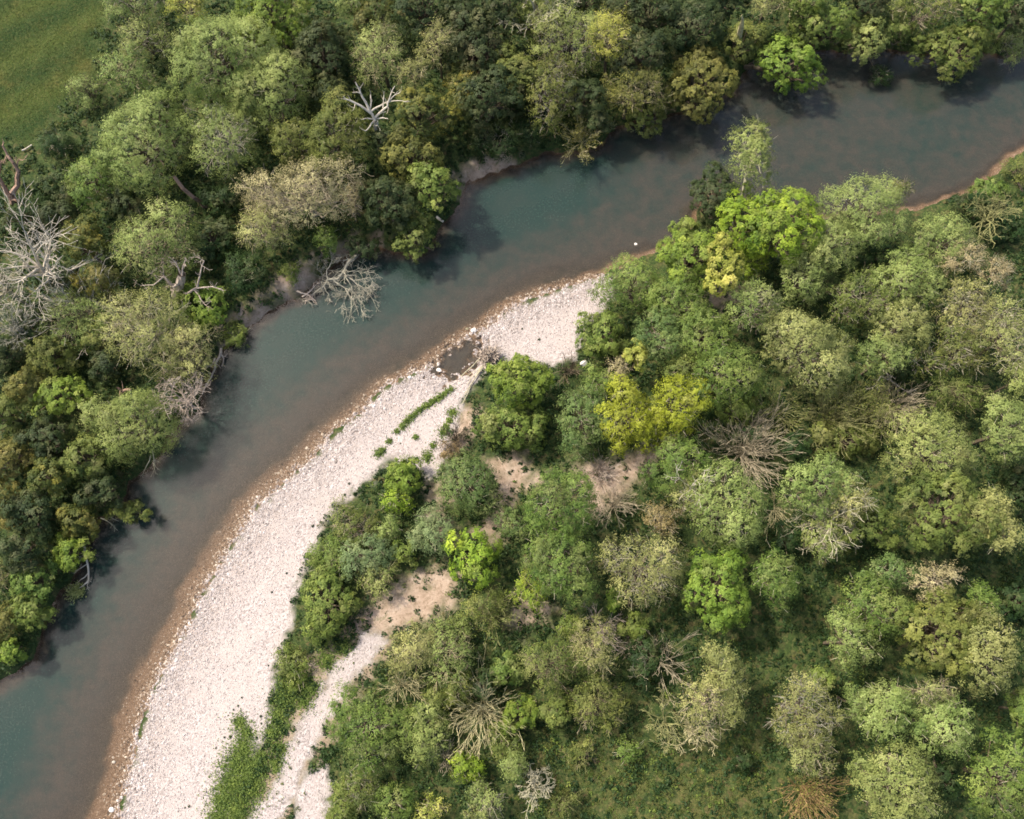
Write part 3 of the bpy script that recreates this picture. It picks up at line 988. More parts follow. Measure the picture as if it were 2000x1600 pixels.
    (G_, 1470, 525, 26, 24, 'soft', 'yellowlime', 4, 'small lime bush under the yellow-lime tree', GS, dict(cat='shrub')),
    (W, 1240, 555, 62, 52, 'soft', 'green', 7, 'mid green willow covering the tip of the gravel', GB, {}),
    (W, 1325, 600, 66, 56, 'soft', 'green', 8, 'broad soft green willow below the pale yellow tree', GB, {}),
    (G_, 1180, 655, 58, 50, 'lumpy', 'green', 5, 'deep green round bush standing on the edge of the gravel', GS, dict(cat='shrub')),
    (W, 1290, 660, 56, 52, 'soft', 'teal', 7, 'dull green willow beside the deep green round bush', GB, {}),
    (W, 1375, 655, 56, 56, 'willow', 'green', 8, 'pale-flecked green willow in the middle of the upper copse', GB, {}),
    (W, 1415, 735, 66, 58, 'soft', 'green', 9, 'smooth round green willow above the vivid yellow tree', GB, dict(tone=(.1, 0))),
    (W, 1470, 602, 58, 54, 'sparse', 'limewillow', 8, 'light yellow-green willow inland of the pale yellow tree', GB, {}),
    (W, 1340, 725, 50, 44, 'soft', 'olive', 6, 'olive willow between vivid yellow tree and smooth round willow', GB, {}),
    (B_, 1242, 700, 28, 30, 'lumpy', 'paleyellow', 6, 'small golden-yellow tree near the deep green round bush', GB, {}),
    (G_, 1205, 728, 28, 26, 'twiggy', 'beige', 4, 'beige twiggy shrub beside the small golden tree', GS, dict(cat='shrub', tw='tan')),
    (B_, 1230, 825, 64, 72, 'willow', 'yellow', 8, 'vivid yellow tree in the copse', GB, dict(tone=(.05, .05))),
    (B_, 1315, 798, 62, 62, 'willow', 'yellow', 8, 'second vivid yellow crown, on the inland side of its twin', GB, dict(tone=(.12, 0))),
    (B_, 1012, 745, 76, 56, 'lumpy', 'bright', 7, 'bright green bush tree beside the uprooted stump', GB, dict(tone=(0, .08))),
    (B_, 1000, 835, 76, 48, 'lumpy', 'green', 5, 'darker green bush below the bright green bush tree', GS, {}),
    (W, 1140, 825, 50, 66, 'soft', 'teal', 6, 'hazy blue-green willow beside the vivid yellow tree', GB, {}),
    (G_, 1165, 752, 34, 32, 'soft', 'green', 4, 'small green bush between blue-green willow and beige twiggy shrub', GS, dict(cat='shrub')),
    # --- gravel edge shrubs
    (W, 915, 945, 62, 62, 'soft', 'teal', 5, 'fuzzy blue-green sallow among sandy patches', GS, {}),
    (G_, 790, 935, 44, 46, 'lumpy', 'bright', 3.5, 'fresh green bush at the inner edge of the gravel', GS, dict(cat='shrub')),
    (G_, 775, 985, 28, 30, 'soft', 'yellowlime', 3.5, 'yellow-lime bush beside the fresh green one on the gravel edge', GS, dict(cat='shrub')),
    (G_, 690, 1028, 56, 42, 'sparse', 'olive', 3, 'thin olive sallow creeping onto the gravel', GS, dict(cat='shrub', tw='tan')),
    (G_, 765, 1035, 26, 28, 'soft', 'limewillow', 3, 'small pale lime sallow behind the thin olive one', GS, dict(cat='shrub')),
    (G_, 718, 1085, 52, 46, 'soft', 'paleteal', 3.8, 'silvery pale sallow near the gravel', GS, dict(cat='shrub')),
    (G_, 655, 1090, 42, 40, 'soft', 'green', 3, 'mid green sallow on the gravel edge beside the silvery one', GS, dict(cat='shrub')),
    (G_, 742, 1132, 40, 32, 'sparse', 'limewillow', 3, 'pale lime sallow at the head of the sandy clearing', GS, dict(cat='shrub', tw='straw')),
    (G_, 848, 1040, 42, 56, 'soft', 'paleteal', 4, 'tall oval blue-grey sallow above the sandy clearing', GS, dict(cat='shrub', tone=(0, 0))),
    (G_, 795, 1083, 30, 32, 'lumpy', 'green', 3, 'small dark round bush above the sandy clearing', GS, dict(cat='shrub')),
    (B_, 922, 1088, 54, 58, 'broad', 'yellowlime', 6, 'glowing lime-green tree at the end of the sandy clearing', GB, dict(tone=(-.12, 0))),
    (G_, 640, 1180, 62, 74, 'lumpy', 'green', 4.5, 'big leafy green bush between gravel bar and sandy clearing', GS, dict(cat='shrub', tone=(.05, 0))),
    (G_, 580, 1305, 30, 44, 'soft', 'green', 1.6, 'low green willow scrub at the start of the track', GS, dict(cat='shrub', limbs=False)),
    (G_, 625, 1095, 22, 22, 'soft', 'green', 2, 'tiny green bush at the gravel edge', GS, dict(cat='shrub')),
    # --- middle of the copse
    (W, 1085, 1000, 66, 84, 'willow', 'green', 10, 'tall green willow with billowing crown in the middle of the copse', GB, {}),
    (W, 1098, 1105, 74, 68, 'willow', 'green', 9, 'billowing green willow on the clearing side of the tall one', GB, {}),
    (G_, 1000, 1025, 26, 36, 'soft', 'teal', 3, 'small dull bush beside the tall green willow', GS, dict(cat='shrub')),
    (G_, 1285, 1022, 42, 36, 'twiggy', 'brown', 4, 'round pinkish-brown shrub in the middle of the copse', GS, dict(cat='shrub', tw='tan')),
    (W, 1250, 1110, 76, 78, 'twiggy', 'khaki', 8, 'khaki willow with silvery twigs behind the billowing willow', GB, dict(tw='pale')),
    (B_, 1320, 915, 56, 56, 'soft', 'green', 7, 'dense green tree inland of the vivid yellow tree', GB, {}),
    (W, 1415, 985, 62, 90, 'willow', 'limewillow', 9, 'long yellow-green willow beside the bare brown fan shrub', GB, dict(tone=(.03, 0))),
    (W, 1360, 970, 40, 50, 'twiggy', 'khaki', 7, 'slim khaki willow with pale dead twigs in its crown', GB, dict(tw='pale')),
    (B_, 1395, 1150, 76, 80, 'lumpy', 'bright', 8, 'rich green lumpy tree with distinct leaf clumps', GB, dict(tone=(0, -.05))),
    (W, 1508, 1138, 42, 66, 'soft', 'green', 8, 'smooth oval green tree next to the rich green lumpy one', GB, dict(tone=(.1, 0))),
    (G_, 1200, 1172, 24, 26, 'lumpy', 'bright', 3, 'small bright green bush in shade under the khaki willow', GS, dict(cat='shrub')),
    (G_, 1440, 808, 46, 28, 'lumpy', 'green', 4, 'leafy green bush beyond the vivid yellow crowns', GS, dict(cat='shrub')),
    # --- inland side of the copse
    (W, 1575, 685, 88, 74, 'willow', 'khaki', 10, 'wide round khaki-green willow in the upper copse', GB, dict(tone=(.08, 0))),
    (W, 1770, 548, 66, 54, 'willow', 'limewillow', 9, 'yellow-green willow inland of the dark gap behind the large silvery willow', GB, {}),
    (W, 1685, 585, 66, 62, 'sparse', 'olive', 8, 'olive-khaki willow between wide khaki willow and yellow-green one', GB, {}),
    (W, 1755, 640, 52, 48, 'willow', 'khaki', 9, 'pale khaki crown above the fallen dead branches', GB, {}),
    (W, 1725, 698, 52, 36, 'soft', 'sage', 8, 'grey-green crown right above the fallen dead branches', GB, {}),
    (W, 1835, 478, 74, 52, 'soft', 'sage', 8, 'grey-green willow beyond the dark gap near the bank', GB, {}),
    (W, 1880, 512, 38, 34, 'twiggy', 'beige', 8, 'small cream twiggy crown beside the grey-green willow', GB, dict(tw='pale')),
    (W, 1938, 535, 28, 34, 'twiggy', 'beige', 8, 'tiny cream twiggy crown nearest the frame edge', GB, dict(tw='pale')),
    (W, 1885, 610, 66, 58, 'twiggy', 'khaki', 9, 'khaki crown with grey twigs below the cream crowns', GB, dict(tw='pale')),
    (W, 1955, 665, 58, 76, 'twiggy', 'khaki', 10, 'large pale khaki crown at the frame edge', GB, dict(tw='pale', tone=(.12, 0))),
    (W, 1855, 690, 58, 58, 'sparse', 'olive', 8, 'olive crown between pale khaki crown and fallen dead branches', GB, {}),
    (W, 1985, 745, 30, 40, 'willow', 'limewillow', 8, 'yellow-green crown cut by the frame edge under the pale khaki one', GB, {}),
    (B_, 1855, 775, 58, 40, 'sparse', 'olive', 6, 'olive twiggy tree above the reddish bare ground', GB, dict(tw='moss')),
    (W, 1812, 885, 80, 78, 'soft', 'sage', 9, 'large grey-green willow beside the reddish bare ground', GB, {}),
    (W, 1962, 838, 52, 72, 'willow', 'sage', 9, 'light grey-green willow at the frame edge beside the deep shade', GB, {}),
    (W, 1600, 955, 78, 56, 'willow', 'limewillow', 9, 'pale green willow above the silvery dead crown', GB, {}),
    (W, 1655, 985, 44, 44, 'twiggy', 'khaki', 9, 'khaki crown joined to the pale green willow', GB, dict(tw='pale')),
    (B_, 1690, 1035, 66, 44, 'broad', 'olive', 7, 'olive tree between the silvery dead crown and the great domed tree', GB, {}),
    (B_, 1850, 1005, 96, 94, 'lumpy', 'olive', 11, 'great domed olive tree with a pale sunlit rim', GB, dict(tone=(.22, 0))),  # sunlit rim is painted: leaf tones get paler towards it
    (W, 1920, 1020, 48, 72, 'willow', 'khaki', 10, 'pale golden crown on the inland rim of the great domed tree', GB, {}),
    (W, 1600, 1060, 42, 40, 'sparse', 'limewillow', 7, 'small yellow-green tree below the silvery dead crown', GB, dict(tw='pale')),
    (W, 1700, 1190, 66, 62, 'soft', 'green', 8, 'smooth green willow in the inland group, nearest its shady glade', GB, {}),
    (W, 1725, 1120, 54, 34, 'soft', 'teal', 7, 'shaded blue-green crown under the great domed tree', GB, {}),
    (W, 1812, 1142, 54, 36, 'twiggy', 'beige', 8, 'beige twiggy crown below the great domed tree', GB, dict(tw='tan')),
    (B_, 1830, 1235, 84, 88, 'lumpy', 'olive', 10, 'dark olive tree of the inland group below the beige twiggy crown', GB, {}),
    (W, 1912, 1270, 58, 78, 'willow', 'khaki', 10, 'golden-green crown on the inland rim of the dark olive tree', GB, {}),
    (W, 1648, 1255, 44, 58, 'willow', 'limewillow', 8, 'yellow-flecked willow on the glade side of the inland group', GB, {}),
    (W, 1905, 1180, 36, 40, 'soft', 'green', 8, 'small green crown between golden-green crown and beige twiggy one', GB, {}),
    (W, 1720, 1385, 58, 62, 'willow', 'limewillow', 8, 'light green willow below the dark olive tree', GB, {}),
    (W, 1830, 1415, 58, 62, 'willow', 'limewillow', 8, 'yellow-green willow at the lower end of the inland group', GB, {}),
    (W, 1805, 1345, 44, 32, 'twiggy', 'khaki', 8, 'khaki twiggy crown between the light green and dark olive trees', GB, dict(tw='tan')),
    (W, 1665, 1365, 28, 38, 'soft', 'sage', 6, 'small grey-green willow on the glade side of the light green one', GB, {}),
    (W, 1562, 1385, 70, 66, 'twiggy', 'khaki', 8, 'khaki willow with grey twigs standing alone beside the glade', GB, dict(tw='grey', tone=(.15, 0))),
    (W, 1565, 1462, 58, 44, 'sparse', 'khaki', 6, 'lower khaki crown between lone khaki willow and orange-brown shrub', GB, dict(tw='tan')),
    (B_, 1602, 1325, 30, 28, 'lumpy', 'green', 5, 'small bright leafy tree on top of the lone khaki willow', GB, {}),
    (W, 1735, 1525, 84, 78, 'soft', 'sage', 9, 'large smooth grey-green tree at the bottom edge', GB, {}),
    (W, 1950, 1520, 66, 84, 'willow', 'green', 9, 'large green tree in the bottom corner', GB, {}),
    (B_, 1980, 1385, 34, 42, 'lumpy', 'green', 5, 'dark leafy bush at the frame edge above the bottom corner', GS, {}),
    (G_, 1900, 405, 50, 30, 'lumpy', 'herb', 3, 'dark green bank bush beside the stony waterline', GS, dict(cat='shrub', limbs=False)),
    (G_, 1985, 330, 26, 28, 'sparse', 'olive', 3, 'olive bush at the water on the frame edge', GS, dict(cat='shrub', tw='moss')),
    (G_, 1960, 450, 36, 34, 'lumpy', 'herb', 3, 'dark green thicket below the mossy bare tree', GS, dict(cat='shrub', limbs=False)),
    # --- lower copse beside the track and glade
    (W, 1375, 1370, 48, 66, 'twiggy', 'khaki', 8, 'khaki willow below the star-shaped dead tree', GB, dict(tw='tan')),
    (W, 1412, 1310, 38, 72, 'willow', 'khaki', 8, 'tall pale khaki willow along the shaded glade', GB, {}),
    (W, 1155, 1262, 42, 62, 'twiggy', 'khaki', 7, 'cream-khaki willow beside the pinkish bare shrub', GB, dict(tw='straw')),
    (B_, 1085, 1295, 62, 66, 'sparse', 'olive', 6, 'olive tree behind the small grey bare shrub', GB, dict(tw='moss')),
    (B_, 1170, 1375, 62, 56, 'sparse', 'olive', 5, 'olive tree merging into the sunny glade', GB, dict(tw='moss')),
    (G_, 1012, 1395, 42, 40, 'lumpy', 'bright', 3.5, 'bright green bush beside the round bare shrub', GS, dict(cat='shrub')),
    (G_, 985, 1308, 42, 38, 'lumpy', 'green', 3.5, 'leafy green bush above the round bare shrub', GS, dict(cat='shrub')),
    (W, 880, 1272, 48, 66, 'sparse', 'limewillow', 6, 'yellow-green twiggy willow near the head of the track', GB, dict(tw='straw')),
    (W, 808, 1278, 58, 54, 'sparse', 'khaki', 6, 'pale khaki-green willow right beside the head of the track', GB, dict(tw='straw')),
    (W, 724, 1418, 72, 82, 'soft', 'green', 6, 'large dark green sallow beside the track', GB, dict(tone=(.1, 0))),
    (W, 835, 1428, 48, 58, 'soft', 'limewillow', 5, 'light green sallow beside the large dark one', GB, {}),
    (G_, 902, 1220, 26, 26, 'soft', 'limewillow', 3, 'small lime bush near the sandy clearing', GS, dict(cat='shrub')),
    (W, 955, 1185, 46, 38, 'twiggy', 'olive', 4, 'olive twiggy tree beside the glowing lime-green one', GB, dict(tw='moss')),
    (G_, 1032, 1158, 36, 38, 'sparse', 'yellowlime', 3.5, 'yellow-olive bush below the billowing green willow', GS, dict(cat='shrub', tw='straw')),
    (G_, 905, 1498, 36, 32, 'soft', 'yellowlime', 3, 'lime-yellow bush below the round bare shrub', GS, dict(cat='shrub')),
    (W, 700, 1535, 48, 42, 'sparse', 'olive', 4, 'olive sallow below the large dark green one', GB, {}),
    (G_, 672, 1572, 38, 36, 'soft', 'green', 3, 'green sallow at the bottom edge beside the stony track', GS, dict(cat='shrub')),
    (G_, 770, 1568, 52, 42, 'soft', 'green', 3.5, 'mid green sallow at the bottom edge', GS, dict(cat='shrub')),
    (G_, 842, 1582, 34, 28, 'sparse', 'paleyellow', 3, 'yellow twiggy bush at the bottom edge', GS, dict(cat='shrub', tw='straw')),
    (W, 950, 1560, 46, 44, 'sparse', 'sage', 4, 'grey-green twiggy willow at the bottom edge', GB, dict(tw='pale')),
    (W, 1005, 1495, 30, 40, 'soft', 'limewillow', 4, 'yellow-green tree beside the pale bare tree at the bottom', GB, {}),
    (G_, 1115, 1225, 30, 24, 'soft', 'green', 2.2, 'low green bush between olive tree and pinkish bare shrub', GS, dict(cat='shrub')),
    (G_, 1235, 1225, 36, 26, 'lumpy', 'green', 2.6, 'leafy green bush above the star-shaped dead tree', GS, dict(cat='shrub')),
    (G_, 895, 1345, 36, 40, 'soft', 'olive', 4, 'olive bush between twiggy willow and round bare shrub', GS, dict(cat='shrub')),
    (B_, 985, 25, 40, 46, 'broad', 'dark', 9, 'dark tree at the top edge immediately beside the forked bare tree, towards the snag', WB, {}),
    (B_, 1140, 15, 46, 40, 'broad', 'dark', 8, 'dark tree at the top edge behind the yellow-green tree with grey twigs', WB, {}),
    (B_, 1215, 25, 40, 40, 'broad', 'dark', 8, 'shaded dark tree at the top edge right behind the pale yellow glowing tree', WB, {}),
    (B_, 1410, 12, 48, 40, 'broad', 'dark', 8, 'dark tree at the top edge behind the splintered trunk', WB, {}),
    (B_, 1570, 15, 44, 36, 'broad', 'green', 8, 'mid green tree at the top edge between straw-coloured and leafy crowns', WB, {}),
    (B_, 1690, 15, 48, 40, 'broad', 'dark', 8, 'dark olive-green tree at the top edge behind the grey-green riverside tree', WB, {}),
    (B_, 1740, 55, 40, 36, 'broad', 'olive', 7, 'olive tree at the top between grey-green and twiggy olive crowns', WB, {}),
    (B_, 1985, 30, 40, 44, 'broad', 'dark', 8, 'dark tree in the top corner above the far water', WB, {}),
    (B_, 1140, 200, 44, 44, 'broad', 'dark', 7, 'dark green tree between the two twiggy olive trees by the river', WB, {}),
    (B_, 1010, 160, 48, 52, 'broad', 'olive', 8, 'olive-green tree below the forked bare tree', WB, {}),
    (B_, 650, 200, 34, 40, 'broad', 'dark', 6, 'dark understorey tree right beside the white snag, on the willow side', WB, {}),
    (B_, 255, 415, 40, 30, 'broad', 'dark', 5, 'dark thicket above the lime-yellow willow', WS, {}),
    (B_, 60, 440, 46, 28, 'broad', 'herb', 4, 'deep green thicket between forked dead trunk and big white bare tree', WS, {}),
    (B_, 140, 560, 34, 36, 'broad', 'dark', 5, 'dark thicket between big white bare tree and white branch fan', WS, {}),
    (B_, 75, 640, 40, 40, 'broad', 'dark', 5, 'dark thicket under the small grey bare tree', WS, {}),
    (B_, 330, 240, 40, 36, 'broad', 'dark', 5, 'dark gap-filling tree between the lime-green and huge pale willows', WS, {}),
    (B_, 1720, 500, 46, 30, 'broad', 'herb', 3, 'dark thicket added to deepen the shade strip behind the large silvery willow', GS, {}),  # dark leaves standing in for the willow's cast shadow
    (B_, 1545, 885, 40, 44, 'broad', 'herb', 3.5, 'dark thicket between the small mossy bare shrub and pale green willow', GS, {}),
    (B_, 1980, 960, 36, 60, 'broad', 'herb', 3.5, 'dark thicket added to darken the deep shade at the frame edge', GS, {}),  # dark leaves added where the domed tree's shadow falls short
    (B_, 1975, 1180, 38, 60, 'broad', 'herb', 3, 'low dark thicket added for shade at the frame edge beside the inland group', GS, {}),  # dark leaves added to carry the deep shade further along the edge
    (B_, 1830, 1510, 30, 60, 'broad', 'herb', 3, 'dark thicket added as shade between the two large bottom-edge trees', GS, {}),  # dark leaves put where the grey-green tree's shadow lies
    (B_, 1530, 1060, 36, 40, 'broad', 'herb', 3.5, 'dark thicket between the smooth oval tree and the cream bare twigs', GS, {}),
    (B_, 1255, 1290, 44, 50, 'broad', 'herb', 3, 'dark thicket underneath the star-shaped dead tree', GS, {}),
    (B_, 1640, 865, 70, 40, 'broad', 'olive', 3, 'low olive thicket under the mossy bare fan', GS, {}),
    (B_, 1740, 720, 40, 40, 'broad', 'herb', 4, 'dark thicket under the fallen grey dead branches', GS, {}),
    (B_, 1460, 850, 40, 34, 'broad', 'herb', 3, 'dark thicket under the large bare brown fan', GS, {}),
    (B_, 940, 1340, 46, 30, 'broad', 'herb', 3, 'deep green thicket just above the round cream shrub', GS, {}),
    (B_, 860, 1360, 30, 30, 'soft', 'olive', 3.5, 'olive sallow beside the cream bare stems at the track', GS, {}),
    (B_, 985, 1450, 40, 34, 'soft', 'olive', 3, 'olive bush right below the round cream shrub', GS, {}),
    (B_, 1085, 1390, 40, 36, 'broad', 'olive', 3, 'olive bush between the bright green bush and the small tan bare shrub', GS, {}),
    (G_, 1935, 372, 40, 26, 'lumpy', 'green', 2.5, 'leafy bush on the stony waterline near the frame edge', GS, dict(cat='shrub')),
    (G_, 1345, 445, 30, 30, 'lumpy', 'green', 3, 'green bush at the waterline beside the dark bush by the poplar', GS, dict(cat='shrub')),
    (G_, 1130, 1470, 30, 24, 'sparse', 'olive', 2, 'low olive bush on the upper side of the sunny glade', GS, dict(cat='shrub', tw='moss')),
    (G_, 1225, 1462, 26, 22, 'soft', 'green', 1.6, 'small green bush in the sunny glade, below the tan bare shrub', GS, dict(cat='shrub')),
    (G_, 1100, 1560, 34, 26, 'sparse', 'olive', 1.8, 'low olive bush at the bottom edge beside the pale bare tree', GS, dict(cat='shrub', tw='moss')),
    (G_, 1440, 1480, 28, 24, 'broad', 'herb', 1.8, 'dark green bush on the far side of the sunny glade', GS, dict(cat='shrub')),
    (B_, 745, 292, 34, 30, 'broad', 'dark', 6, 'dark thicket at the foot of the white snag', WS, {}),
    (G_, 880, 880, 24, 20, 'twiggy', 'brown', 1.6, 'low brownish twiggy bush on the sand beside the gravel', GS, dict(cat='shrub', tw='brown')),
]
for nm, px, py, rx, ry, kd, pl, H, lab, grp, op in TREES:
    tree(nm, px, py, rx, ry, kd, pl, H, lab, grp, **op)

# leafless trees and shrubs: (name, px, py, r, height, style, bark, label, group, options)
BARE = [
    ('bare_tree', 75, 520, 78, 11, 'spread', 'white', 'big white leafless tree with a dense twig crown', WB, dict(dens=1.5, thick=.95, cat='tree')),
    ('bare_tree', 12, 565, 48, 9, 'spread', 'pale', 'pale leafless tree cut by the frame edge next to the big white one', WB, dict(thick=1.2)),
    ('bare_tree', 38, 645, 36, 7, 'spread', 'grey', 'small grey leafless tree below the big white one', WB, {}),
    ('bare_tree', 165, 608, 66, 10, 'fan', 'white', 'fan of white bare branches rising from yellow-green leaves', WB, dict(dens=.9, thick=1.6)),
    ('bare_tree', 1055, 28, 72, 9, 'spread', 'pale', 'forked bare tree with pale limbs over the dark wood at the top edge', WB, dict(thick=1.3, dens=.8)),
    ('bare_tree', 352, 775, 54, 6, 'spread', 'pink', 'pinkish leafless tree leaning from the bank above the drooping willow', WB, dict(dens=1.3)),
    ('bare_shrub', 1725, 95, 28, 4, 'fan', 'brown', 'bare brown bush drooping over shaded water', WS, dict(dens=.7, cat='shrub')),
    ('bare_tree', 1145, 300, 52, 3.2, 'fan', 'straw', 'straw-coloured twiggy tree leaning over the river from the brambles', WB, dict(dens=1.1, fl=.22, pal='gold')),
    ('bare_tree', 1115, 135, 50, 9, 'fan', 'grey', 'grey bare branches poking through the yellow-green tree', WB, dict(dens=.6)),
    ('bare_tree', 1540, 12, 44, 8, 'fan', 'straw', 'straw-coloured bare crown at the top edge above the bright green tree', WB, dict(dens=.8)),
    ('bare_shrub', 1200, 988, 40, 3, 'fan', 'tan', 'bare tan shrub on pink sand in the middle of the copse', GS, dict(cat='shrub', dens=1.3)),
    ('bare_shrub', 1170, 925, 36, 1.6, 'fan', 'pink', 'low pinkish bare scrub on the sand below the vivid yellow tree', GS, dict(cat='shrub', dens=1.2)),
    ('bare_shrub', 1450, 885, 66, 7.5, 'fan', 'tan', 'large fan of bare brown stems beside the long yellow-green willow', GS, dict(cat='shrub', dens=2.6)),
    ('bare_shrub', 1618, 825, 56, 6.5, 'fan', 'moss', 'mossy bare shrub with stems fanning out near the fallen branches', GS, dict(cat='shrub', dens=2.3, fl=.05, pal='olive')),
    ('bare_shrub', 1685, 810, 50, 6.5, 'fan', 'moss', 'olive bare shrub between the mossy fan and the grey twig crown', GS, dict(cat='shrub', dens=2.0, fl=.12, pal='olive')),
    ('bare_shrub', 1742, 798, 42, 6.5, 'fan', 'tan', 'grey-tan dense twig crown beside the olive bare shrub', GS, dict(cat='shrub', dens=1.9)),
    ('bare_shrub', 1520, 805, 42, 6, 'fan', 'moss', 'small mossy bare shrub beside the leafy green bush', GS, dict(cat='shrub', dens=1.1, fl=.06, pal='olive')),
    ('bare_tree', 1942, 415, 50, 5, 'spread', 'moss', 'mossy bare tree over the dark green bank near the frame edge', GB, dict(dens=1.1)),
    ('bare_tree', 1612, 1022, 50, 8, 'spread', 'pale', 'silvery dead crown within the inland copse', GB, dict(dens=1.2)),
    ('bare_tree', 1348, 965, 24, 7, 'spread', 'white', 'small white dead top poking from the slim khaki willow', GB, {}),
    ('bare_shrub', 943, 1390, 56, 5.5, 'fan', 'straw', 'round cream bare shrub like a spiky ball', GS, dict(cat='shrub', dens=2.0)),
    ('bare_tree', 1286, 1292, 60, 7, 'fan', 'tan', 'star-shaped dead tree with pale arms above the glade', GB, dict(dens=.75, thick=1.3)),
    ('bare_tree', 1302, 1415, 46, 4, 'spread', 'moss', 'mossy bare tree below the star-shaped dead tree', GB, dict(dens=.6)),
    ('bare_tree', 1352, 1432, 42, 4, 'spread', 'straw', 'cream bare tree at the foot of the khaki willow by the glade', GB, dict(dens=.8)),
    ('bare_tree', 1044, 1530, 30, 5, 'spread', 'pale', 'pale bare shrub-like tree at the bottom edge beside yellow-green leaves', GB, dict(dens=1.0)),
    ('bare_shrub', 1570, 1540, 56, 3.5, 'fan', 'rust', 'orange-brown bare shrub at the bottom edge', GS, dict(cat='shrub', dens=1.6, fl=.1, pal='gold')),
    ('bare_shrub', 1170, 1225, 36, 3.5, 'fan', 'pink', 'pinkish bare shrub beside the cream-khaki willow', GS, dict(cat='shrub', dens=1.0)),
    ('bare_shrub', 782, 1335, 46, 3.5, 'fan', 'straw', 'cream bare stems in front of the willow by the track', GS, dict(cat='shrub', dens=1.0)),
    ('bare_shrub', 1075, 1305, 34, 4, 'fan', 'tan', 'small grey bare shrub within the olive tree', GS, dict(cat='shrub', dens=.7)),
    ('bare_shrub', 1152, 1392, 30, 3, 'fan', 'tan', 'small tan bare shrub at the edge of the sunny glade', GS, dict(cat='shrub', dens=.7)),
    ('bare_shrub', 1235, 1262, 26, 3.5, 'fan', 'tan', 'tan bare twigs just above and beside the star-shaped dead tree', GS, dict(cat='shrub', dens=1.0)),
    ('bare_shrub', 965, 1205, 40, 4, 'fan', 'moss', 'olive bare stems near the glowing lime-green tree', GS, dict(cat='shrub', dens=1.0, fl=.1, pal='olive')),
    ('bare_shrub', 868, 1235, 36, 4.5, 'fan', 'straw', 'cream bare stems rising from the yellow-green twiggy willow', GS, dict(cat='shrub', dens=.8)),
    ('bare_shrub', 870, 1480, 26, 3, 'fan', 'tan', 'tan bare twigs above the lime-yellow bush', GS, dict(cat='shrub', dens=.7)),
    ('bare_shrub', 888, 855, 34, 1.5, 'fan', 'brown', 'brown dead scrub on the sand below the bundle of poles', GS, dict(cat='shrub', dens=1.2)),
    ('bare_shrub', 1108, 722, 28, 1.4, 'fan', 'brown', 'brown flood debris and twigs at the inner end of the upper gravel', GS, dict(cat='shrub', dens=1.2)),
    ('bare_shrub', 1515, 995, 34, 5, 'fan', 'straw', 'cream bare twigs at the shady side of the pale green willow', GS, dict(cat='shrub', dens=.6)),
]
for nm, px, py, rp, H, stl, bk, lab, grp, op in BARE:
    bare(nm, px, py, rp, H, stl, bk, lab, grp, **op)


# ------------------------------------------------------------------ dead wood traced limb by limb
def traced(name, label, cat, group, base_px, limbs, bark, twig=None, twigbark=None, seed=1, tail=None):
    """limbs: list of ([(px, py, height), ...], r0, r1); the thing's foot is under base_px."""
    r = np.random.default_rng(seed)
    b0 = at(*base_px, 0.0)
    base = np.array([b0[0], b0[1], land(b0[None, :2])[0]])
    base[2] = max(base[2], -.2)
    t = thing(name, label, cat, base, group)
    B = Branches(r)
    for pts, r0, r1 in limbs:
        P = np.array([at(a, b, h) for a, b, h in pts]) - base
        Q = [P[0]]
        for i in range(len(P) - 1):
            m_ = (P[i] + P[i + 1]) / 2 + r.normal(size=3) * .04 * np.linalg.norm(P[i + 1] - P[i])
            Q += [m_, P[i + 1]]
        B.path(Q, r0, r1)
        if twig:
            n_, ln, lv, wig, up = twig
            for _ in range(n_):
                i = int(r.integers(len(Q) // 3, len(Q)))
                d = nrm(Q[i] - Q[i - 1] + r.normal(size=3) * .75 * np.linalg.norm(Q[i] - Q[i - 1]))
                B.grow(Q[i], d, ln * r.uniform(.5, 1), max(.02, r1 * .8), lv, (4, 3), wig, up, .015)
    v, f = B.build(.05)
    mesh('trunk', v, f, barkmat(bark), t)
    if tail:
        c, R, pal, nleaf = tail
        p = at(*c) - base + r.normal(size=(nleaf, 3)) * R * np.array([.5, .5, .3])
        V, F = leaf_tris(p, nrm(r.normal(size=p.shape) + UP), r.uniform(.12, .24, nleaf), .3, r)
        mesh('crown', V, F, leafmat(pal), t, {'tone': ('FACE', np.clip(r.normal(.6, .2, nleaf), 0, 1))})
    return t


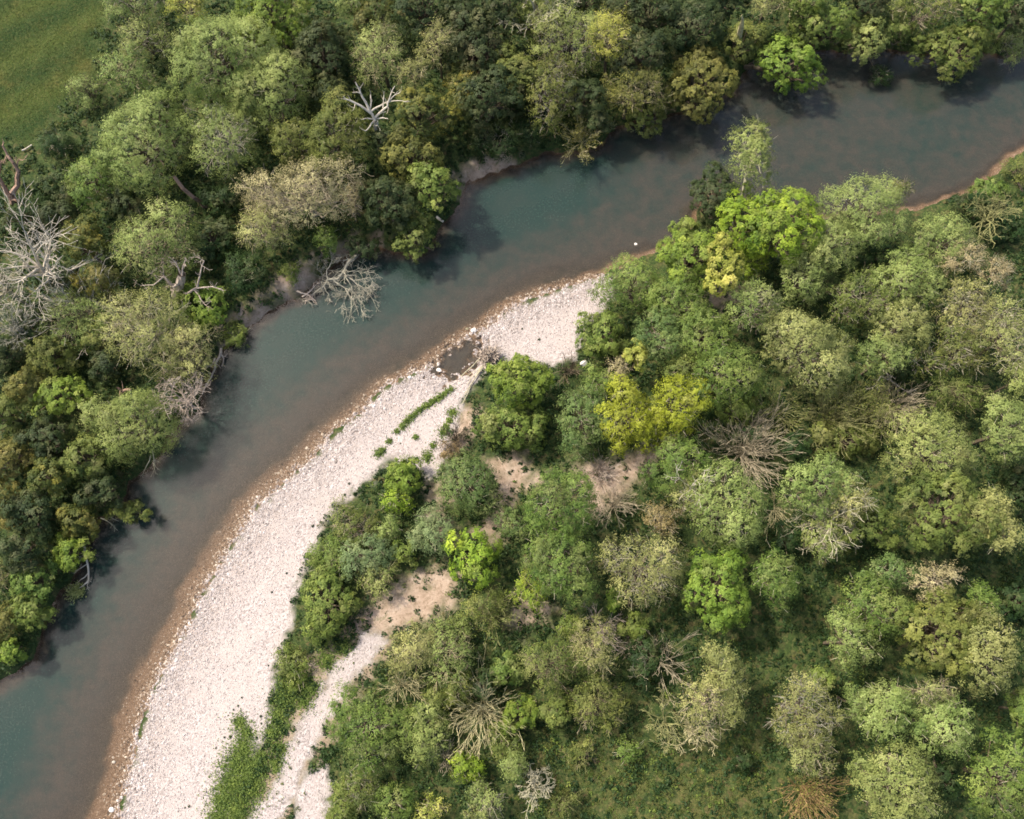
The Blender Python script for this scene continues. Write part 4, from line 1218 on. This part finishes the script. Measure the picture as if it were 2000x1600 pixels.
traced('dead_tree', 'bone-white dead tree snag spreading over the dark wood', 'tree', 'dead wood', (742, 288), [
    ([(742, 288, 0), (738, 262, 4.5), (733, 236, 9)], .24, .19),
    ([(733, 236, 9), (722, 216, 10), (708, 190, 11.2), (701, 173, 12), (694, 160, 12.6)], .16, .05),
    ([(706, 184, 11.5), (697, 180, 11.9), (688, 181, 12)], .07, .03), ([(704, 180, 11.6), (702, 169, 12.2)], .06, .03),
    ([(728, 224, 9.6), (705, 207, 10.6), (685, 197, 11.3), (676, 194, 11.6), (670, 188, 12)], .15, .05),
    ([(694, 201, 11), (692, 211, 11)], .05, .02),
    ([(733, 230, 9.2), (745, 218, 10), (757, 208, 10.8), (760, 195, 11.4), (771, 168, 12.4)], .15, .04),
    ([(760, 198, 11.2), (772, 185, 11.8), (781, 181, 12)], .06, .03), ([(758, 200, 11), (770, 197, 11.4), (786, 197, 11.7)], .06, .025),
    ([(748, 211, 10.4), (749, 195, 11), (750, 178, 11.6)], .08, .03), ([(757, 207, 10.8), (752, 192, 11.3)], .06, .03),
    ([(724, 218, 9.9), (742, 207, 10.4), (758, 198, 11)], .11, .06),
    ([(722, 214, 10), (725, 200, 10.6), (724, 185, 11.2)], .09, .05), ([(731, 233, 9), (718, 231, 9.5), (706, 234, 9.7)], .09, .03),
    ([(735, 232, 9), (748, 230, 9.4), (758, 232, 9.6)], .09, .03), ([(731, 236, 8.8), (722, 248, 9), (714, 256, 9), (706, 253, 9.3)], .10, .03),
    ([(734, 236, 8.6), (731, 244, 8.6)], .12, .05), ([(737, 236, 8.6), (738, 244, 8.4)], .10, .05),
    ([(740, 222, 9.6), (754, 218, 10)], .06, .03), ([(756, 208, 10.7), (760, 212, 10.8)], .05, .02)],
    'white', (2, .9, 0, .15, .1), seed=3)
traced('fallen_tree', 'fallen grey tree lying in the river with its twigs trailing downstream', 'tree', 'dead wood', (700, 495), [
    ([(724, 478, 1.5), (700, 495, 1.2), (680, 512, 1.0), (672, 530, .9)], 0.260, 0.156),
    ([(672, 530, .9), (660, 545, .9), (640, 546, .9), (632, 560, .7), (615, 572, .4), (604, 580, .1)], 0.149, 0.060),
    ([(640, 546, .9), (638, 528, 1.1), (645, 516, 1.4), (648, 508, 1.5)], 0.074, 0.024), ([(640, 532, 1), (630, 540, 1), (628, 550, .9)], 0.043, 0.018),
    ([(648, 544, .9), (662, 556, .8), (674, 563, .6), (690, 585, .4), (700, 612, .2)], 0.093, 0.030),
    ([(672, 535, .9), (690, 548, .9), (706, 560, .8), (718, 572, .6), (728, 585, .4)], 0.087, 0.030),
    ([(674, 540, .9), (682, 552, .8), (688, 568, .6), (686, 600, .3), (682, 622, .1)], 0.074, 0.024),
    ([(634, 560, .7), (642, 575, .5), (644, 590, .2)], 0.050, 0.018), ([(676, 532, 1), (700, 530, 1), (708, 540, .9)], 0.043, 0.018),
    ([(690, 548, .9), (712, 545, .9), (716, 555, .8)], 0.037, 0.018), ([(690, 570, .5), (705, 590, .4), (708, 615, .2)], 0.043, 0.018),
    ([(706, 560, .8), (722, 565, .6), (736, 575, .4)], 0.037, 0.012), ([(684, 560, .7), (672, 590, .4), (678, 618, .1)], 0.037, 0.012)],
    'grey', (9, 1.5, 2, .18, -.07), seed=4)
traced('driftwood', 'tangle of grey-brown driftwood jammed at the bank behind the fallen tree', 'driftwood', 'dead wood', (595, 575), [
    ([(580, 568, .7), (600, 575, .5), (616, 588, .2)], .12, .06), ([(590, 580, .4), (605, 570, .6), (612, 562, .7)], .09, .05),
    ([(596, 588, .2), (608, 584, .3), (614, 592, .15)], .10, .05), ([(600, 572, .5), (598, 590, .1)], .07, .04)],
    'pink', (3, .8, 1, .25, 0), seed=5)
traced('dead_branch', 'bleached ladder-like dead branch lying along the downstream bank', 'branch', 'dead wood', (165, 1080), [
    ([(160, 1062, 1.3), (166, 1080, .9), (171, 1102, .7), (173, 1125, .5), (172, 1136, .4)], .13, .07),
    ([(172, 1136, .4), (160, 1146, .3), (150, 1150, .2)], .08, .04), ([(168, 1090, .8), (155, 1096, .5), (144, 1102, .5)], .06, .03),
    ([(170, 1102, .7), (158, 1110, .5), (146, 1116, .4)], .06, .03), ([(172, 1120, .6), (158, 1132, .3), (148, 1140, .2)], .06, .03),
    ([(166, 1084, .9), (152, 1088, .6)], .05, .02)],
    'white', (2, .7, 1, .2, 0), seed=6, tail=((147, 1155, .3), .75, 'khaki', 900))
traced('dead_branch', 'thin bleached branches hanging from the drooping lime willow to the water', 'branch', 'dead wood', (296, 900), [
    ([(298, 880, 1.8), (301, 900, 1.0), (304, 912, .4)], .06, .03), ([(294, 890, 1.6), (286, 910, .8), (280, 925, .2)], .06, .03),
    ([(300, 905, .8), (304, 925, .1)], .04, .02)], 'pale', (3, .9, 1, .2, -.05), seed=7)
traced('broken_stump', 'broken reddish stump with three stubs in the dark gap', 'stump', 'dead wood', (240, 768), [
    ([(240, 772, 0), (240, 764, 2.5)], .22, .2), ([(240, 764, 2.5), (232, 759, 3.0), (228, 757, 3.2)], .14, .07),
    ([(240, 764, 2.5), (248, 761, 2.8), (256, 762, 2.9)], .18, .12), ([(235, 764, 2.5), (234, 774, 2.2), (234, 782, 2.0)], .10, .06),
    ([(241, 762, 2.6), (239, 750, 3.2), (237, 744, 3.5)], .06, .03)], 'red', seed=8)
traced('dead_tree', 'forked dead trunk with reddish bark at the frame edge below the meadow', 'tree', 'dead wood', (28, 405), [
    ([(28, 408, 0), (24, 388, 3.0)], .42, .34), ([(24, 388, 3.0), (35, 362, 4.5), (36, 335, 6.0), (26, 318, 7.0), (14, 302, 7.6), (5, 285, 8.4)], .30, .10),
    ([(22, 388, 3.0), (6, 362, 4.5), (-4, 345, 5.5), (0, 320, 6.6), (-6, 300, 7.4)], .28, .10), ([(34, 328, 6.3), (36, 312, 6.8), (44, 313, 7)], .08, .04),
    ([(14, 302, 7.6), (8, 316, 7.2)], .08, .04)], 'red', (2, .8, 1, .2, .03), seed=9)
traced('dead_tree', 'dead tree with a shaggy pinkish trunk and crooked pale arms', 'tree', 'dead wood', (340, 585), [
    ([(340, 588, 0), (346, 572, 2.5), (352, 552, 5), (355, 535, 6.5)], .55, .40),
    ([(350, 570, 3), (366, 574, 4), (385, 562, 5), (388, 548, 5.8), (392, 530, 6.6), (399, 510, 7.4)], .17, .05), ([(399, 510, 7.4), (388, 504, 7.6)], .05, .02),
    ([(385, 563, 5), (415, 560, 5.5), (433, 565, 5.8)], .09, .03), ([(380, 567, 4.6), (392, 585, 4.6), (400, 595, 4.6)], .08, .03),
    ([(348, 556, 4.5), (335, 556, 5), (320, 540, 5.8), (312, 547, 5.8), (300, 557, 5.8), (275, 558, 6)], .15, .04), ([(320, 540, 5.8), (319, 515, 6.6)], .05, .02),
    ([(312, 547, 5.8), (298, 535, 6.2)], .05, .02), ([(355, 540, 6.2), (345, 515, 7.4), (330, 502, 8)], .09, .03), ([(356, 538, 6.4), (360, 515, 7.5), (362, 505, 8)], .09, .03),
    ([(345, 575, 2.5), (347, 592, 2.4), (352, 605, 2.2)], .08, .03), ([(335, 560, 4), (330, 558, 4.2), (326, 560, 4.2)], .10, .05)],
    'pink', (5, .9, 1, .3, .03), seed=10)
traced('dead_tree', 'splintered broken trunk with a pale pointed top at the upper wood', 'tree', 'dead wood', (1438, 110), [
    ([(1440, 108, 0), (1444, 75, 5.5), (1448, 52, 8.2)], .40, .30), ([(1448, 52, 8.2), (1450, 38, 9.6), (1450, 28, 10.6)], .26, .03),
    ([(1445, 58, 7.6), (1445, 44, 9)], .16, .03), ([(1443, 70, 6), (1440, 80, 5.2)], .14, .04)], 'straw', seed=11)
traced('dead_tree', 'brown leaning trunk in the gap below the round lime-green willow', 'tree', 'dead wood', (414, 415), [
    ([(416, 416, 0), (398, 402, 2.0), (378, 386, 4.2), (340, 345, 7)], .34, .18)], 'red', seed=12)
traced('driftwood', 'long driftwood pole lying along the cut bank', 'driftwood', 'dead wood', (455, 665), [
    ([(440, 671, 1.3), (455, 663, .9), (472, 652, .6), (489, 641, .3)], .10, .05), ([(444, 668, 1.2), (466, 660, .6), (480, 648, .4)], .06, .03)], 'straw', seed=13)
traced('driftwood', 'forked grey driftwood at the foot of the bank under the khaki willow', 'driftwood', 'dead wood', (425, 700), [
    ([(432, 680, 1.1), (428, 698, .7), (420, 720, .6), (412, 738, .5), (395, 770, .5)], .15, .06), ([(430, 690, .8), (437, 700, .4), (433, 716, .1)], .09, .04),
    ([(420, 700, .9), (415, 712, .7)], .12, .06)], 'pink', (2, .9, 1, .2, 0), seed=14)
traced('root_stump', 'uprooted purplish root plate at the side of the dark pool', 'stump', 'dead wood', (957, 703), [
    ([(962, 712, .3), (956, 700, .9)], .30, .24)], 'pink', (70, 1.5, 1, .3, .02), seed=15)
traced('log', 'long thin log reaching from the uprooted stump across the dark pool', 'log', 'dead wood', (920, 720), [
    ([(944, 696, .8), (922, 716, .45), (899, 737, .25)], .075, .045)], 'pale', seed=16)
traced('log', 'bundle of bare poles lying from the uprooted stump to the scrub', 'log', 'dead wood', (925, 745), [
    ([(948, 708, .8), (930, 735, .7), (908, 770, .7)], .08, .04), ([(944, 712, .8), (922, 748, .6), (902, 790, .7)], .06, .03),
    ([(946, 715, .7), (934, 722, .5), (912, 735, .5)], .05, .03), ([(940, 720, .7), (920, 738, .5), (912, 752, .6)], .05, .03)], 'pale', seed=17)
traced('log', 'short white log end at the water under the mid green tree', 'log', 'dead wood', (860, 428), [
    ([(852, 423, .9), (866, 433, .5)], .18, .14)], 'white', seed=18)
traced('dead_branch', 'fallen grey dead branches below the grey-green crown', 'branch', 'dead wood', (1738, 742), [
    ([(1735, 742, 3), (1720, 735, 3.4), (1712, 752, 3.0)], .09, .04), ([(1736, 740, 3), (1748, 728, 3.6), (1765, 716, 4), (1784, 704, 4.4)], .10, .03),
    ([(1738, 740, 3), (1752, 752, 2.8), (1766, 762, 2.6), (1780, 768, 2.4)], .09, .03), ([(1735, 738, 3.1), (1732, 728, 3.6)], .10, .05),
    ([(1742, 732, 3.3), (1762, 726, 3.6), (1785, 712, 4.2)], .06, .02), ([(1738, 742, 3), (1740, 690, 0)], .1, .1)], 'white', (4, .9, 1, .2, .03), seed=19)
traced('dead_branch', 'curved bare limbs in a dark gap beside the large dark green sallow', 'branch', 'dead wood', (790, 1398), [
    ([(790, 1398, 1.2), (775, 1392, 1.8), (760, 1391, 2.1)], .09, .04), ([(790, 1398, 1.2), (778, 1400, 1.6), (768, 1408, 1.7)], .08, .03), ([(790, 1398, 1.2), (786, 1388, 1.9)], .07, .03),
    ([(792, 1400, .2), (790, 1397, 1.3)], .11, .09)], 'straw', (3, .7, 1, .2, .03), seed=20)
traced('dead_branch', 'grey crooked bare limbs in the gap under the large pale willow', 'branch', 'dead wood', (400, 222), [
    ([(402, 232, 3), (392, 220, 4), (372, 214, 4.6), (357, 205, 5.2)], .09, .04), ([(396, 222, 3.8), (400, 210, 4.6), (388, 207, 5)], .07, .03),
    ([(400, 232, 0), (402, 230, 3.2)], .13, .1)], 'grey', (4, 1.0, 1, .2, .03), seed=21)
traced('log', 'small pale log lying on the grass at the meadow corner', 'log', 'dead wood', (52, 289), [
    ([(43, 294, 1.9), (52, 290, 1.95), (62, 283, 2.0)], .10, .07)], 'white', seed=22)
traced('driftwood', 'dark forked stick lying on the pale upper gravel', 'driftwood', 'dead wood', (1075, 682), [
    ([(1068, 688, .45), (1076, 682, .5), (1082, 675, .5)], .07, .04), ([(1076, 682, .5), (1079, 686, .45)], .04, .03)], 'brown', seed=23)
traced('dead_branch', 'bare pale twigs trailing from the bank under the olive bush', 'branch', 'dead wood', (205, 1010), [
    ([(196, 1012, 1.2), (210, 1018, .8), (222, 1026, .3)], .06, .03), ([(200, 1014, 1), (215, 1010, .9), (232, 1018, .5)], .05, .03)],
    'pale', (3, .8, 1, .2, -.03), seed=24)

# ------------------------------------------------------------------ single rocks
def rock(px, py, s, col, label, squash=.6, seed=0):
    r = np.random.default_rng(seed)
    p = at(px, py, .1)
    g = max(land(p[None, :2])[0], -.15)
    import bmesh
    bm = bmesh.new()
    bmesh.ops.create_icosphere(bm, subdivisions=2, radius=1.0)
    nz = Noise(1.6, seed)
    for v in bm.verts:
        k = 1 + .22 * nz(np.array([v.co[:]]))[0]
        v.co = Vector((v.co.x * s * k, v.co.y * s * k * r.uniform(.78, .82), v.co.z * s * squash * k))
    me = bpy.data.meshes.new('rock')
    bm.to_mesh(me)
    bm.free()
    me.materials.append(barkmat(col))
    o = bpy.data.objects.new('rock', me)
    COL.objects.link(o)
    o.location = (p[0], p[1], g + s * squash * .35)
    o['label'], o['category'], o['group'] = label, 'rock', 'rocks along the inner shore'
    return o


BARK['chalk'] = (.62, .58, .53)
rock(1242, 476, .24, 'chalk', 'white rock standing alone in the shallow water', seed=31)
rock(925, 645, .33, 'chalk', 'large white rock on the stony spit above the dark pool', seed=32)
rock(912, 641, .2, 'pale', 'grey stone lying next to the large white rock', seed=33)
rock(857, 722, .30, 'chalk', 'pale block among the stones between pool and gravel', seed=34)
rock(1139, 716, .38, 'chalk', 'pale square block at the foot of the deep green round bush', 1.1, seed=35)
rock(217, 1582, .28, 'chalk', 'white rock in the orange shallows at the bottom edge', seed=36)
rock(220, 1489, .18, 'chalk', 'small white rock out in the brown shallow water', seed=37)
rock(800, 737, .22, 'chalk', 'white stone at the waterline downstream of the pool', seed=38)

# ------------------------------------------------------------------ gravel, weeds, undergrowth, meadow grass (nobody could count them)
r = np.random.default_rng(55)
m_peb, n, out = newmat('pebbles')
L = n.links
geo = N(n, 'ShaderNodeNewGeometry')
sp = N(n, 'ShaderNodeSeparateXYZ')
L.new(geo.outputs['Position'], sp.inputs[0])
t_ = attr('tone')
dryc = ramp(n, [(0, (.13, .11, .097)), (.2, (.235, .20, .18)), (.5, (.32, .276, .254)), (.85, (.39, .346, .322)), (1, (.50, .457, .43))], t_).outputs[0]
wetc = ramp(n, [(0, (.06, .04, .025)), (.4, (.18, .12, .075)), (.7, (.32, .24, .17)), (1, (.58, .52, .45))], t_).outputs[0]
pc = mixc(step_(sp.outputs[2], -.02, .06), wetc, dryc)
b = N(n, 'ShaderNodeBsdfPrincipled')
b.inputs['Roughness'].default_value = .8
b.inputs['Specular IOR Level'].default_value = .25
L.new(pc, b.inputs['Base Color'])
L.new(b.outputs[0], out.inputs[0])

OCT = np.array([[1, 0, 0], [.3, .9, .1], [-.8, .55, 0], [-.85, -.5, .1], [.25, -.95, 0], [.1, .05, .75]])
OCF = np.array([[0, 1, 5], [1, 2, 5], [2, 3, 5], [3, 4, 5], [4, 0, 5]])


def scatter(n_, x0=-62, x1=62, y0=-18, y1=84):
    return np.stack([r.uniform(x0, x1, n_), r.uniform(y0, y1, n_)], 1)


P = scatter(900000, -45, 25, -18, 40)
h = land(P)
gg, ss, mm, qq = zones(P)
dr = pdist(P, RL)
near = np.exp(-np.clip(dr, 0, 30) / 2.2)
pr = np.where(h > 0, gg * (.12 + .6 * near), np.where((dr < 4.5) & (h > -.33), .42 * np.exp(-((dr - .1) / 1.1) ** 2) + .03, 0) * (pdist(P, LL) > 3))
k = r.random(len(P)) < pr
P, h, near, dr = P[k], h[k], near[k], dr[k]
wild = near > .35
sz = np.clip(r.lognormal(-2.95, .5, len(P)), .035, .24) * (.75 + .85 * near)
a = r.uniform(0, 6.28, len(P))
ca, sa = np.cos(a), np.sin(a)
el = r.uniform(.6, 1.0, len(P))
V = np.zeros((len(P), 6, 3))
for i in range(6):
    x, y, z0 = OCT[i] + (0, 0, -.2)
    jx = x * r.uniform(.8, 1.2, len(P))
    V[:, i, 0] = P[:, 0] + (jx * ca - y * el * sa) * sz
    V[:, i, 1] = P[:, 1] + (jx * sa + y * el * ca) * sz
    V[:, i, 2] = h + z0 * sz * .8 + .02
F = (np.arange(len(P))[:, None, None] * 6 + OCF[None]).reshape(-1, 3)
tone = np.clip(np.repeat(np.where(wild, r.beta(1.1, 1.1, len(P)), r.beta(2.4, 1.9, len(P))), 5), 0, 1)
o = mesh('gravel', V.reshape(-1, 3), F, m_peb, attrs={'tone': ('FACE', tone)})
tagk(o, 'stuff', 'loose pale river stones strewn over the bar and shallows')


def herbage(name, P, z, size, up, pal, label, asp=.3, tonev=None):
    c = np.column_stack([P, land(P) + z])
    nn = nrm(r.normal(size=c.shape) * (1 - up) + UP * up)
    V, F = leaf_tris(c, nn, size, asp, r)
    tn = np.clip(r.normal(.45, .18, len(P)) + (0 if tonev is None else tonev), 0, 1)
    o = mesh(name, V, F, leafmat(pal), attrs={'tone': ('FACE', tn)})
    tagk(o, 'stuff', label)


def clumps(n_, per, rad, pal_ok):
    C = scatter(n_)
    h = land(C)
    gg, ss, mm, qq = zones(C)
    nb = Noise(6, 61, dim=2)(C)
    k = (h > .35) & (r.random(n_) < pal_ok(gg, ss, mm, qq, nb))
    C, h, qq, nb = C[k], h[k], qq[k], nb[k]
    R = r.uniform(*rad, len(C)) * (1 + .35 * np.clip(nb, -1, 1))
    d = nrm(r.normal(size=(len(C), per, 3)) + UP * .6)
    d[..., 2] = np.abs(d[..., 2])
    p = d * (R[:, None] * r.uniform(.55, 1.05, (len(C), per)))[..., None] * np.array([1, 1, .75])
    p[..., :2] += C[:, None]
    p[..., 2] += h[:, None] - .05
    nn = nrm(d * .7 + UP * .3 + r.normal(size=d.shape) * .45).reshape(-1, 3)
    tn = np.clip(.42 + r.normal(0, .14, len(C))[:, None] + r.normal(0, .13, (len(C), per)) + .12 * nb[:, None], 0, 1).ravel()
    return p.reshape(-1, 3), nn, tn


p, nn, tn = clumps(52000, 17, (.22, .70), lambda g, s, m, q, b: (1 - g) ** 2 * (1 - .97 * s) * (1 - m) * (1 - .35 * q) * np.clip(.62 + .4 * b, .1, 1))
V, F = leaf_tris(p, nn, r.uniform(.16, .36, len(p)), .33, r)
o = mesh('undergrowth', V, F, leafmat('herb'), attrs={'tone': ('FACE', tn)})
tagk(o, 'stuff', 'dark green nettles and brambles between the trees')
p, nn, tn = clumps(60000, 12, (.12, .42), lambda g, s, m, q, b: q * np.clip(.85 - .3 * b, .2, 1) * (1 - g) + .06 * (1 - g) * (1 - m) * (1 - s) + .05 * s)
V, F = leaf_tris(p, nn, r.uniform(.12, .28, len(p)), .2, r)
o = mesh('grass', V, F, leafmat('grass'), attrs={'tone': ('FACE', tn + .06)})
tagk(o, 'stuff', 'sunlit yellowish grass tufts of the glade')

p, nn, tn = clumps(16000, 14, (.15, .5), lambda g, s, m, q, b: (.15 + .5 * q) * (1 - g) * (1 - m) * (1 - .9 * s) * np.clip(.6 + .6 * b, .1, 1))
V, F = leaf_tris(p, nn, r.uniform(.14, .30, len(p)), .33, r)
o = mesh('foliage', V, F, leafmat('green'), attrs={'tone': ('FACE', tn * .8)})
tagk(o, 'stuff', 'fresh green herbs in the glade and gaps of the copse')

P = scatter(160000, -90, -40, 38, 90)
mm = zones(P)[2]
k = (r.random(len(P)) < mm * .85)
P = P[k]
herbage('meadow_grass', P, r.uniform(0, .12, len(P)), r.uniform(.10, .22, len(P)), .55, 'grass', 'short mown grass of the meadow corner', .16, .28 * Noise(7, 63, dim=2)(P) - .08)

# weed patches on the gravel, each a blob of (px, py, r)
WEEDS = [(470, 1410, 16), (486, 1430, 16), (478, 1460, 24), (462, 1490, 28), (490, 1500, 30), (455, 1530, 32), (500, 1540, 24), (440, 1560, 28), (470, 1580, 34),
         (430, 1600, 26), (510, 1480, 14), (545, 1400, 20), (535, 1430, 18), (560, 1360, 24), (575, 1320, 26), (550, 1460, 16), (540, 1490, 18),
         (872, 766, 5), (864, 772, 6), (857, 777, 6), (850, 781, 6), (843, 786, 7), (836, 790, 7), (829, 795, 6), (820, 801, 7), (811, 808, 6), (803, 815, 7), (794, 822, 7), (786, 833, 8), (775, 842, 6),
         (760, 862, 6), (740, 886, 9), (748, 880, 6), (812, 855, 5), (880, 760, 6), (595, 1370, 18), (610, 1345, 18), (640, 1290, 20), (670, 1262, 18),
         (835, 893, 12), (846, 872, 6), (868, 845, 12), (878, 822, 7), (884, 806, 10), (872, 834, 6)]
cs_ = []
for wx_, wy_, wr in WEEDS:
    q = at(wx_, wy_, .5)[:2]
    R0 = wr * mpp(wx_, wy_)
    m_ = int(900 * R0 * R0) + 110
    th, rr_ = r.uniform(0, 6.28, m_), R0 * np.abs(r.normal(0, .72, m_))
    cs_.append(q + np.stack([np.cos(th) * rr_, np.sin(th) * rr_], 1))
P = np.concatenate(cs_)
herbage('weeds', P, np.abs(r.normal(0, .13, len(P))), r.uniform(.10, .22, len(P)), .65, 'green', 'low green weeds spreading over the gravel', .3, -.12 + .2 * Noise(1.5, 64, dim=2)(P))

# lone weed tufts dotted over the gravel
m_tuft = leafmat('herb')
proto = None
for i, (px, py) in enumerate([(475, 1362), (468, 1378), (459, 1386), (448, 1397), (453, 1438), (441, 1440), (425, 1460), (371, 1574), (363, 1577), (513, 1398), (514, 1412),
                              (505, 1440), (814, 854), (783, 867), (682, 945), (674, 967), (612, 1028), (532, 1157), (561, 1120), (527, 1300), (1053, 664), (1020, 642)]):
    q = at(px, py, .4)
    g = land(q[None, :2])[0]
    if proto is None:
        c = r.normal(size=(70, 3)) * np.array([.11, .11, .05]) + np.array([0, 0, .10])
        V, F = leaf_tris(c, nrm(r.normal(size=c.shape) + UP * .4), r.uniform(.10, .24, 70), .22, r)
        o = proto = mesh('weed_tuft', V, F, m_tuft, attrs={'tone': ('FACE', np.clip(r.normal(.3, .15, 70), 0, 1))})
    else:
        o = proto.copy()
        COL.objects.link(o)
    o.location = (q[0], q[1], g)
    o.rotation_euler = (0, 0, r.uniform(0, 6.28))
    s = r.uniform(.32, .7)
    o.scale = (s, s, s)
    o['label'] = ('lone dark weed tuft on pale gravel beside the lower green weed patch' if 420 < px < 520 and py < 1500 else
                  'lone dark weed tuft near the waterline at the bottom edge' if py > 1500 else
                  'lone weed tuft on the upper gravel beside the dark forked stick' if px > 1000 else
                  'lone dark weed tuft on open gravel between the green bushes and the waterline')
    o['category'], o['group'] = 'weed', 'lone weeds on the gravel bar'
